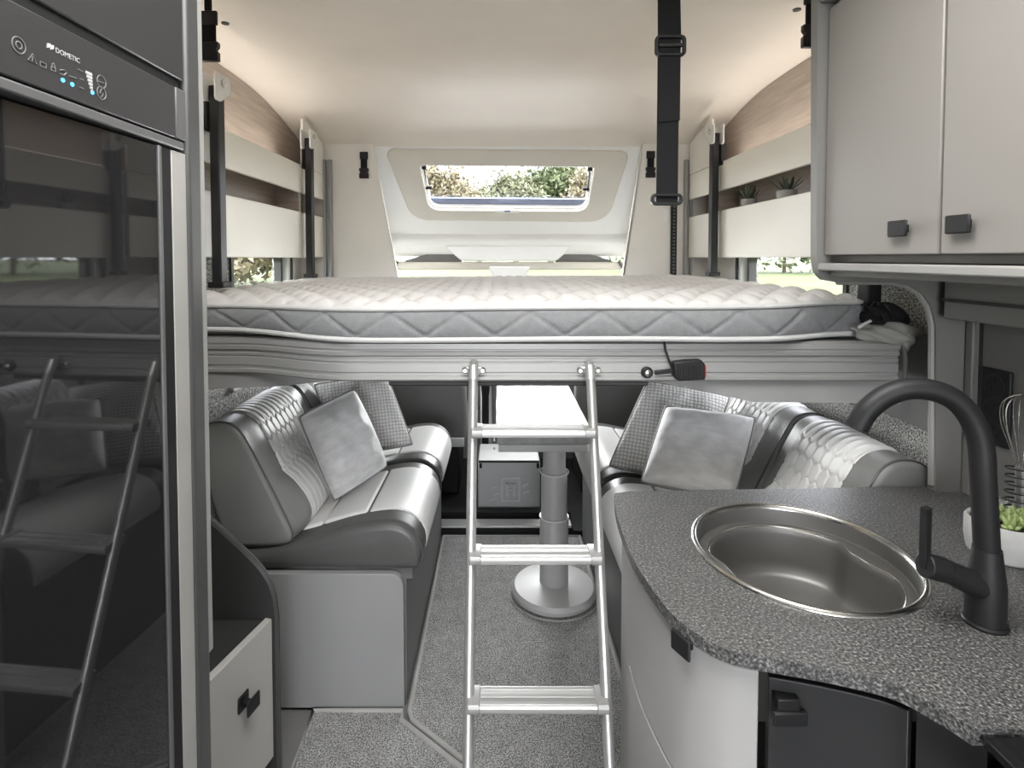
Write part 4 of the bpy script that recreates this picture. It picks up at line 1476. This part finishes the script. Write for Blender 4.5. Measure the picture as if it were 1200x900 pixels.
# ------------------------------------------------------------------ tap
fb = at(1154, 731, Z=WT)
fp = thing('kitchen_tap', 'matt black swan neck tap with side lever beside the sink', 'tap', (fb.x, fb.y, WT))
Mf = Matrix.Translation((fb.x, fb.y, WT))
MB().lathe([(.030, 0), (.031, .004), (.029, .007)], Mf, 28).build('base_ring', 'black_matt', fp)
MB().lathe([(.0275, .005), (.0275, .04), (.0265, .07), (.022, .105), (.0195, .125)], Mf, 28).build('body', 'black_matt', fp)
yf_ = fb.y
spine = [Vector((fb.x, yf_, WT + .12))] + [at(*p, Y=yf_ + dy) for p, dy in (((1152, 560), .0), ((1149, 520), .003), ((1138, 490), .008), ((1118, 468), .014), ((1090, 457), .022), ((1062, 456), .030), ((1038, 464), .037), ((1019, 478), .042), ((1010, 490), .045), ((1004, 501), .047))]
spc = catmull([tuple(p) for p in spine], 6)
MB().tube([tuple(p) for p in spc], .0178, 20).build('spout', 'black_matt', fp)
MB().tube([(fb.x, yf_, WT + .122), (fb.x, yf_, WT + .127)], .0195, 24).build('collar', 'black_plastic', fp)
l0, l1, l2 = Vector((fb.x - .008, yf_ - .002, WT + .062)), at(1107, 668, Y=yf_ - .006), at(1083, 662, Y=yf_ - .008)
MB().tube([l0, l1], [.021, .018], 20).build('lever_neck', 'black_matt', fp)
MB().tube([l1, l2], [.0195, .0195], 20).build('lever_cap', 'black_matt', fp, bevel=.002)
la, lb_ = at(1083, 664, Y=yf_ - .008), at(1085, 597, Y=yf_ - .008)
h_ = MB()
h_.obox((la + lb_) / 2 + Vector((-.003, 0, 0)), (.0017, 0, 0), (0, .006, 0), (lb_ - la) / 2)
h_.obox((la + lb_) / 2 + Vector((.005, 0, 0)), (.001, 0, 0), (0, .006, 0), (lb_ - la) / 2.05)
h_.obox(lb_ + Vector((.001, 0, .001)), (.005, 0, .001), (0, .006, 0), (0, 0, .002))
h_.build('lever', 'black_matt', fp, smooth=0)
MB().box(fb.x + .024, fb.x + .034, yf_ - .008, yf_ + .004, WT, WT + .008).build('grub_screw', 'steel', fp, bevel=.002)

# ------------------------------------------------------------------ succulent and whisk holder
sq = at(1131, 655, Z=WT)
pc = Vector((sq.x + .088, sq.y + .015, WT))
su = thing('potted_succulent', 'green succulent in a round concrete pot behind the tap', 'plant', tuple(pc))
Mp = Matrix.Translation(pc)
MB().lathe([(.050, 0), (.058, .006), (.062, .03), (.062, .068), (.058, .074), (.053, .070), (.052, .055)], Mp, 36, True, False).build('pot', 'concrete_pot', su)
MB().lathe([(.054, .056), (.02, .066), (.001, .068)], Mp, 24).build('soil', 'soil', su)
rg = random.Random(4)
for ro in range(9):
    ar = ro * 2.4
    rr = .040 * math.sqrt((ro + .3) / 9)
    cx_, cy_ = pc.x + rr * math.cos(ar), pc.y + rr * math.sin(ar)
    for i in range(9):
        a = i * 2.399 + ro
        el = .25 + 1.2 * i / 9
        dv = Vector((math.cos(a) * math.cos(el), math.sin(a) * math.cos(el), math.sin(el) + .25)).normalized()
        L = rg.uniform(.020, .030)
        base = Vector((cx_, cy_, WT + .064 + .006 * rg.random()))
        b_ = MB()
        b_.tube([base, base + dv * L * .35, base + dv * L * .75, base + dv * L], [.0025, .0058, .0048, .0008], 7)
        b_.build('leaf', 'succulent', su, smooth=60)

wq = at(1196, 590, X=1.10)
wh = thing('whisk_holder', 'black wire coil holder standing on the worktop by the kitchen wall', 'holder', (1.10, wq.y, WT))
wy = wq.y
coil = [(1.10 + .026 * math.cos(a), wy + .026 * math.sin(a), WT + .012 + .017 * a / (2 * math.pi)) for a in np.linspace(0, 9 * 2 * math.pi, 180)]
MB().tube(coil, .0016, 6).build('wire_coil', 'black_plastic', wh)
MB().tube([(1.10 + .03 * math.cos(a), wy + .03 * math.sin(a), WT + .003) for a in np.linspace(0, 2 * math.pi, 32, endpoint=False)], .003, 6, closed=True).build('base_ring', 'black_plastic', wh)
MB().tube([(1.074, wy, WT + .003), (1.074, wy, WT + .012)], .0016, 6).build('link', 'black_plastic', wh)
wk = thing('whisk', 'steel balloon whisk standing upright in the black wire coil', 'whisk', (1.10, wy, WT + .01))
MB().tube([(1.10, wy, WT + .006), (1.10, wy, WT + .16)], [.009, .011], 12).build('handle', 'steel_satin', wk)
for k in range(5):
    a = k * math.pi / 5
    dx, dy = math.cos(a), math.sin(a)
    pts = [(1.10 + dx * r_, wy + dy * r_, WT + .155 + z_) for r_, z_ in ((.005, 0), (.022, .05), (.036, .10), (.032, .14), (.0, .158), (-.032, .14), (-.036, .10), (-.022, .05), (-.005, 0))]
    MB().tube([tuple(p) for p in catmull(pts, 5)], .0011, 5).build('wire_loop', 'steel', wk)

# ------------------------------------------------------------------ kitchen base units
ku = thing('sink_cabinet', 'pale curved kitchen cabinet under the rounded end of the worktop', 'cabinet', (.5, 1.1, 0.012))
ic = inset_curve(.014)
ib = inset_curve(.034)
iW = int(np.argmin(abs(ec[:, 0] - .395) + 10 * (ec[:, 1] > .95)))      # where the pale door meets the black front
i0 = int(np.argmin(abs(ec[:, 1] - 1.19)))
zt = WT - .025


def strip(i_a, i_b, inn, out_, za, zb):
    o_ = [tuple(p) for p in out_[i_a:i_b + 1]]
    n_ = [tuple(p) for p in inn[i_a:i_b + 1]]
    return MB().prism(o_ + n_[::-1], 'z', za, zb)


dA = strip(i0, iW, ib, ic, .615, zt - .008).build('door', 'door_grey', ku, smooth=30, bevel=.002)
strip(i0, iW, ib, ic, .09, .609).build('lower_panel', 'door_grey', ku, smooth=30, bevel=.002)
strip(0, i0 - 1, ib, inset_curve(.020), .0125, zt).build('end_panel', 'door_grey', ku, smooth=30)
strip(i0, iW, inset_curve(.07), inset_curve(.05), .0125, .09).build('plinth', 'sofa_panel_dark', ku, smooth=30)
ih = int(np.argmin(abs(ic[:, 1] - at(790, 748, X=.29).y) + 10 * (ic[:, 0] > .45)))
hc, tg = ic[ih], ic[ih + 1] - ic[ih - 1]
tg = Vector((tg[0], tg[1], 0)).normalized()
nr = Vector((tg.y, -tg.x, 0))
if nr.x > 0:
    nr = -nr
hp = Vector((hc[0], hc[1], at(790, 748, Y=hc[1]).z))
hp.z -= .006
MB().obox(hp + nr * .017, tg * .021, nr * .003, (0, 0, .017)).build('handle', 'black_matt', dA, bevel=.003)
MB().obox(hp + nr * .007, tg * .010, nr * .008, (0, 0, .007)).build('handle_stem', 'black_matt', dA)
iK = int(np.argmin(abs(ec[:, 0] - .566) + 10 * (ec[:, 1] > .95)))
kb = thing('oven_cabinet', 'black cabinet front with recessed catch handle beneath the worktop', 'cabinet', (.5, .84, .012))
fd = strip(iW + 1, iK, inset_curve(.045), inset_curve(.026), .1, zt - .022).build('door', 'kitchen_black', kb, smooth=30, bevel=.002)
strip(iW + 1, iK, inset_curve(.050), inset_curve(.03), zt - .018, zt).build('gap_strip', 'black_matt', kb, smooth=30)
strip(iK + 1, len(ec) - 1, inset_curve(.055), inset_curve(.036), .0125, zt).build('corner_panel', 'kitchen_black', kb, smooth=30)
strip(iW + 1, iK, inset_curve(.08), inset_curve(.06), .0125, .1).build('plinth', 'cab_black', kb, smooth=30)
hq = at(921, 828, Y=float(np.interp(.43, inset_curve(.026)[iW:iK, 0], inset_curve(.026)[iW:iK, 1])) - .006)
MB().box(hq.x - .026, hq.x + .026, hq.y - .016, hq.y - .010, hq.z - .019, hq.z + .003).build('handle', 'black_matt', fd, bevel=.003)
MB().box(hq.x - .018, hq.x + .016, hq.y - .012, hq.y + .012, hq.z + .001, hq.z + .020).build('catch', 'black_plastic', fd, bevel=.002)
# carcass filling behind
MB().prism([(.34, 1.36), (.33, 1.02), (.42, .93), (1.18, .93), (1.18, 1.36)], 'z', .0125, .70).build('carcass', 'frame_grey', ku, smooth=0)
ck = thing('cooker', 'black cooker front with grey hinged handle beside the worktop end', 'cooker', (.9, .45, .012))
ye = float(ec[-1][1])
MB().box(.625, WR - .014, .25, ye - .012, .0125, WT - .05).build('body', 'cab_black', ck, bevel=.003)
MB().box(.612, WR - .014, .25, ye - .004, WT - .018, WT - .006).build('hob_lid', 'fridge_glass', ck, bevel=.002)
a_, c_ = Vector((.606, ye - .024, WT - .062)), Vector((.612, ye - .12, WT - .075))
MB().obox((a_ + c_) / 2, (c_ - a_) / 2, (.006, 0, .004), (-.004, 0, .012)).build('handle_arm', 'steel_satin', ck, bevel=.003)
MB().tube([a_ + Vector((-.005, -.012, .004)), a_ + Vector((-.012, -.012, .004))], .004, 8).build('screw', 'black_plastic', ck)

# ------------------------------------------------------------------ fridge and its tall unit
XF = -.55
fr = thing('fridge', 'tall fridge with mirror black door and touch control strip', 'fridge', (-.8, .70, .012))
FY0, FY1 = .46, at(186, 300, X=XF).y
MB().box(-1.10, XF - .045, FY0, .915, .0125, 2.2).build('body', 'cab_black', fr, smooth=0)
zd = at(182, 166, X=XF).z - .004
tk = math.tan(R(3)) * (FY1 - FY0)     # the mirror door does not sit quite square in its frame
MB().prism([(XF, FY1), (XF - tk, FY0), (XF - tk - .02, FY0), (XF - .02, FY1)], 'z', .30, zd).build('door', 'fridge_glass', fr, bevel=.002)
zb0, zb1 = zd + .003, zd + .018
MB().box(XF - .028, XF + .004, FY0, at(216, 300, X=XF).y, zb0, zb1).build('door_grip', 'fridge_trim', fr, bevel=.003)
zc0, zc1 = zb1 + .003, at(217, 107, X=XF).z - .002
cp = MB().box(XF - .028, XF + .002, FY0, at(207, 300, X=XF).y, zc0, zc1).build('control_panel', 'fridge_panel', fr, bevel=.002)
MB().box(XF - .028, XF + .003, at(208, 300, X=XF).y, at(219, 300, X=XF).y, zc0, zc1).build('panel_end', 'fridge_trim', fr, bevel=.002)
MB().box(XF - .025, XF - .004, FY0, at(216, 300, X=XF).y, zc1, zc1 + .016).build('shadow_gap', 'cab_black', fr, smooth=0)
MB().box(XF - .028, XF + .001, FY0, at(219, 300, X=XF).y, zc1 + .016, 2.2).build('upper_door', 'fridge_panel', fr, bevel=.003)
MB().box(XF - .028, XF - .003, FY0, FY1, .02, .295).build('lower_grille', 'fridge_panel', fr, bevel=.003)
MB().box(XF - .02, XF + .003, FY1 + .001, FY1 + .010, .30, zd).build('door_edge', 'fridge_trim', fr, bevel=.002)
XT = XF + .0026


def ppt(px, py):
    q_ = at(px, py, X=XT)
    return q_


def stroke(name, pts, m='print_grey', r=.0007, closed=False):
    return MB().tube([ppt(*p) for p in pts], r, 5, closed=closed).build(name, m, cp)


# lettering and pictograms on the control strip
fc = bpy.data.curves.new('lettering', 'FONT')
fc.body = 'DOMETIC'
fc.size = .0088
fc.extrude = .0003
fc.space_character = 1.05
fc.materials.append(MATS['print_white'])
ft_ = bpy.data.objects.new('lettering_curve', fc)
COL.objects.link(ft_)
bpy.context.view_layer.update()
lm_ = bpy.data.meshes.new_from_object(ft_.evaluated_get(bpy.context.evaluated_depsgraph_get()))
bpy.data.objects.remove(ft_)
bpy.data.curves.remove(fc)
pL = ppt(65, 61)
lm_.transform(Matrix(((0, 0, 1, pL.x), (1, 0, 0, pL.y), (0, 1, 0, pL.z), (0, 0, 0, 1))))
fo_ = bpy.data.objects.new('lettering', lm_)
COL.objects.link(fo_)
fo_.parent = cp
bpy.context.view_layer.update()
fo_.matrix_parent_inverse = cp.matrix_world.inverted()
for dx, dy in ((57, 54), (61, 56)):
    q_ = ppt(dx, dy)
    MB().slab([(XT - .001, q_.y - .003, q_.z - .003), (XT - .001, q_.y + .002, q_.z - .001), (XT - .001, q_.y + .003, q_.z + .004), (XT - .001, q_.y - .002, q_.z + .003)], (.0014, 0, 0)).build('emblem', 'print_white', cp, smooth=0)


def ringp(px, py, r, nm, m='print_grey', wd=.0007):
    q_ = ppt(px, py)
    MB().tube([(XT, q_.y + r * math.cos(a), q_.z + r * math.sin(a)) for a in np.linspace(0, 2 * math.pi, 24, endpoint=False)], wd, 5, closed=True).build(nm, m, cp)


ringp(22, 53, .009, 'power_icon')
ringp(22, 53, .004, 'power_icon')
ringp(119, 96, .0085, 'button_icon')
ringp(119, 109, .0085, 'button_icon')
stroke('button_icon', [(119, 104), (117, 109), (121, 109), (119, 114)])
stroke('button_icon', [(115, 95), (123, 98)])
q_ = ppt(38, 69)
stroke('warning_icon', [(33, 70), (38, 63), (43, 75)], closed=True)
stroke('warning_icon', [(38, 66), (38, 71)])
stroke('battery_icon', [(47, 72), (54, 75), (54, 80), (47, 77)], closed=True)
stroke('lock_icon', [(60, 78), (65, 80), (65, 84), (60, 82)], closed=True)
stroke('lock_icon', [(61, 78), (61, 75), (63, 74), (64, 77), (64, 80)])
stroke('plug_icon', [(70, 82), (75, 82), (78, 85), (75, 88), (70, 86)])
stroke('mode_icon', [(81, 89), (90, 92)])
stroke('scale_mark', [(91, 81), (97, 84)])
stroke('scale_mark', [(93, 92), (98, 94)])
stroke('scale_mark', [(93, 102), (98, 104)])
for k in range(6):
    q_ = ppt(104 + .7 * k, 86 + 4.2 * k)
    wd = .0056 - .0008 * k
    MB().box(XT - .001, XT + .0006, q_.y - wd, q_.y + wd, q_.z - .0018, q_.z + .0018).build('level_bar', 'print_white', cp, smooth=0)
for px, py in ((74, 94), (85, 99), (108.5, 108.5)):
    q_ = ppt(px, py)
    MB().lathe([(.0026, 0), (.0022, .0012)], Matrix.Translation((XT - .0006, q_.y, q_.z)) @ Matrix.Rotation(R(90), 4, 'Y'), 14).build('indicator_light', 'led_blue', cp)

tu = thing('tall_unit', 'tall fridge housing with cream edge strip and dark corner post', 'cabinet', (-.8, .97, 0))
y1, y2, y3 = at(203, 300, X=XF).y, at(220, 300, X=XF).y, at(236, 300, X=XF).y
MB().box(XF - .04, XF - .001, FY1 + .012, y1, .0125, zd).build('dark_recess', 'cab_black', tu, smooth=0)
MB().box(XF - .04, XF, y1, y2, .0125, zd).build('cream_strip', 'cream_trim', tu, bevel=.002)
MB().box(XF - .05, XF + .004, y2 + .0005, y3, .0125, ZC - .002).build('corner_post', 'post_grey', tu, bevel=.008, seg=3)
MB().box(WL + .002, XF - .05, .94, y3 - .002, .0, ZC - .002).build('side_wall', 'frame_grey', tu, smooth=0)
MB().box(WL + .002, XF - .001, FY0, y2, 2.2, ZC - .002).build('top_filler', 'fridge_panel', tu, smooth=0)
# slim cream upright with fixing screws on the lounge side of the unit
u0, u1 = at(234, 300, Y=y3 + .02), at(238.5, 300, Y=y3 + .02)
MB().box(u0.x, u1.x, y3 + .001, y3 + .03, .74, ZC - .002).build('light_upright', 'edge_light', tu, bevel=.002)

# ------------------------------------------------------------------ low cabinet beside the fridge unit
lc = thing('low_cabinet', 'low white cabinet with black handle and dark curved side panel', 'cabinet', (-.8, 1.4, 0))
YS = 1.515
pts = [at(238, 606, Y=YS), at(262, 628, Y=YS), at(290, 654, Y=YS), at(308, 675, Y=YS), at(318, 697, Y=YS), at(322, 725, Y=YS)]
cs = catmull([(p.x, p.z) for p in pts], 5)
poly = [(WL + .01, float(cs[0][1]) + .02)] + [tuple(p) for p in cs] + [(float(cs[-1][0]), .0125), (WL + .01, .0125)]
MB().prism(poly, 'y', YS, YS + .022).build('side_panel', 'dark_board', lc, smooth=25)
MB().tube([(p[0], YS - .001 + .011, p[1]) for p in cs] + [(float(cs[-1][0]), YS + .010, .013)], .0095, 8).build('panel_edging', 'post_grey', lc)
fa, fb2 = at(318.5, 725, Y=YS - .004), at(246, 798, Z=at(318.5, 725, Y=YS - .004).z)
zt2 = fa.z
dv = Vector((fb2.x - fa.x, fb2.y - fa.y, 0)).normalized()
endp = fa + dv * ((fa.y - (y3 + .005)) / -dv.y)
nrm = Vector((-dv.y, dv.x, 0))
if nrm.x > 0:
    nrm = -nrm
d2 = MB().slab([(fa.x, fa.y, .1), (endp.x, endp.y, .1), (endp.x, endp.y, zt2), (fa.x, fa.y, zt2)], nrm * .02).build('door', 'cabinet_white', lc, bevel=.0015)
MB().prism([(fa.x - .021, fa.y), (endp.x - .021, endp.y), (WL + .01, endp.y), (WL + .01, fa.y)], 'z', zt2 - .018, zt2 - .004).build('top_board', 'dark_board', lc, smooth=0)
MB().prism([(fa.x - .05, fa.y), (endp.x - .05, endp.y), (WL + .01, endp.y), (WL + .01, fa.y)], 'z', .0125, zt2 - .02).build('carcass', 'dark_board', lc, smooth=0)
hc = fa + dv * ((fa.y - at(294, 822, X=-.64).y) / -dv.y)
out_n = -nrm
hz_ = at(294, 822, Y=hc.y).z
hc = Vector((hc.x, hc.y, hz_))
MB().obox(hc + out_n * .003, dv * .020, out_n * .003, (0, 0, .021)).build('handle_plate', 'black_matt', d2, bevel=.004)
MB().obox(hc + out_n * .018, dv * .008, out_n * .014, (0, 0, .006)).build('handle_stem', 'black_matt', d2)
MB().obox(hc + out_n * .033, dv * .024, out_n * .003, (0, 0, .020)).build('handle', 'black_matt', d2, bevel=.004)

# ------------------------------------------------------------------ outdoors
def ground_z(x, y):
    r = math.hypot(x, y)
    return -.65 + 1.65 * float(sstep(4, 16, r)) + .25 * float(sstep(16, 40, r))


rr = [0, 2, 4, 5, 6, 7, 8, 9, 10, 11, 12, 13, 14, 15, 16, 18, 22, 28, 36, 50, 90]
G = np.zeros((len(rr), 49, 3))
for i, r_ in enumerate(rr):
    for j, a in enumerate(np.linspace(0, 2 * math.pi, 49)):
        x, y = r_ * math.cos(a), r_ * math.sin(a)
        G[i, j] = (x, y, ground_z(x, y))
gr = MB().grid(G).build('ground', 'grass', smooth=80)
tag(gr, kind='structure')


def foliage(c, rx, ry, rz, n, size, seed):
    rg = np.random.RandomState(seed)
    clumps = rg.randn(26, 3)
    clumps /= np.linalg.norm(clumps, axis=1)[:, None]
    clumps *= (.35 + .6 * rg.rand(26))[:, None]
    id_ = rg.randint(0, 26, n)
    P = clumps[id_] + .24 * rg.randn(n, 3)
    P = P * np.array([rx, ry, rz]) + np.array(c)
    A = rg.randn(n, 3)
    A /= np.linalg.norm(A, axis=1)[:, None]
    B = np.cross(A, rg.randn(n, 3))
    B /= np.linalg.norm(B, axis=1)[:, None]
    s = size * (.6 + .8 * rg.rand(n))[:, None]
    V = np.stack([P - A * s, P + B * s * .5, P + A * s, P - B * s * .5], 1).reshape(-1, 3)
    b_ = MB()
    b_.add(V.tolist(), [(4 * k, 4 * k + 1, 4 * k + 2, 4 * k + 3) for k in range(n)])
    return b_


def bush(name, label, cat, x, y, rx, ry, h, m, seed, group, n=2600, trunk=True):
    z = ground_z(x, y)
    t = thing(name, label, cat, (x, y, z), group)
    lo = .25 if trunk else .05
    foliage((x, y, z + h * (lo + (1 - lo) / 2)), rx * .8, ry * .8, h * (1 - lo) / 2 * .8, n, .085 * max(.6, h / 4), seed).build('foliage', m, t, smooth=0, recalc=False)
    b_ = MB()
    b_.tube([(x, y, z - .2), (x + .05, y, z + h * .35), (x - .05, y + .05, z + h * .7)], [.12 * h / 4, .09 * h / 4, .03 * h / 4], 8)
    for k in range(4):
        a = k * 1.7
        b_.tube([(x, y, z + h * (.3 + .08 * k)), (x + rx * .5 * math.cos(a), y + ry * .5 * math.sin(a), z + h * (.55 + .08 * k))], [.05 * h / 4, .02 * h / 4], 6)
    b_.build('trunk', 'bark', t)
    return t


gT = 'trees beyond the front skylight'
for (px, Y, h, rx, m, lb, sd) in ((518, 26, 5.0, 2.1, 'leaf_autumn', 'golden hazy tree seen at one end of the front skylight', 1),
                                  (562, 36, 5.2, 2.4, 'leaf_pale', 'low pale shrub seen through the front skylight', 2),
                                  (604, 21, 3.9, 1.2, 'leaf_pale', 'rounded pale green tree seen through the middle of the front skylight', 3),
                                  (645, 28, 5.6, 2.2, 'leaf_green', 'tallest green tree seen through the front skylight', 4),
                                  (690, 22, 3.9, 1.1, 'leaf_autumn', 'short golden tree near the stay of the front skylight', 5)):
    bush('tree', lb, 'tree', (px - PX) / F * Y, Y, rx, rx, h, m, sd, gT, 12000)


def hedge(label, pts, rx, h, m, seed):
    t = thing('hedge', label, 'hedge', (pts[0][0], pts[0][1], ground_z(*pts[0])))
    f_, k_ = MB(), MB()
    for i, (x, y) in enumerate(pts):
        z = ground_z(x, y)
        q = foliage((x, y, z + h * .5), rx, rx, h * .42, 1500, .11, seed + i)
        f_.add(q.v, q.f)
        k_.tube([(x, y, z - .1), (x, y + .05, z + h * .6)], [.07, .03], 6)
    f_.build('foliage', m, t, smooth=0, recalc=False)
    k_.build('stem_row', 'bark', t)


hedge('green hedge on the grass bank beyond the window by the shelf plants', [(r_ * math.cos(R(a)), r_ * math.sin(R(a))) for r_, a in ((20, 76 - 4.4 * k) for k in range(10))], 1.3, 2.7, 'leaf_green', 20)
hedge('yellowing hedge beyond the window on the fridge side of the bed', [(r_ * math.cos(R(a)), r_ * math.sin(R(a))) for r_, a in ((13.5, 106 + 5 * k) for k in range(8))], 1.1, 2.4, 'leaf_autumn', 40)
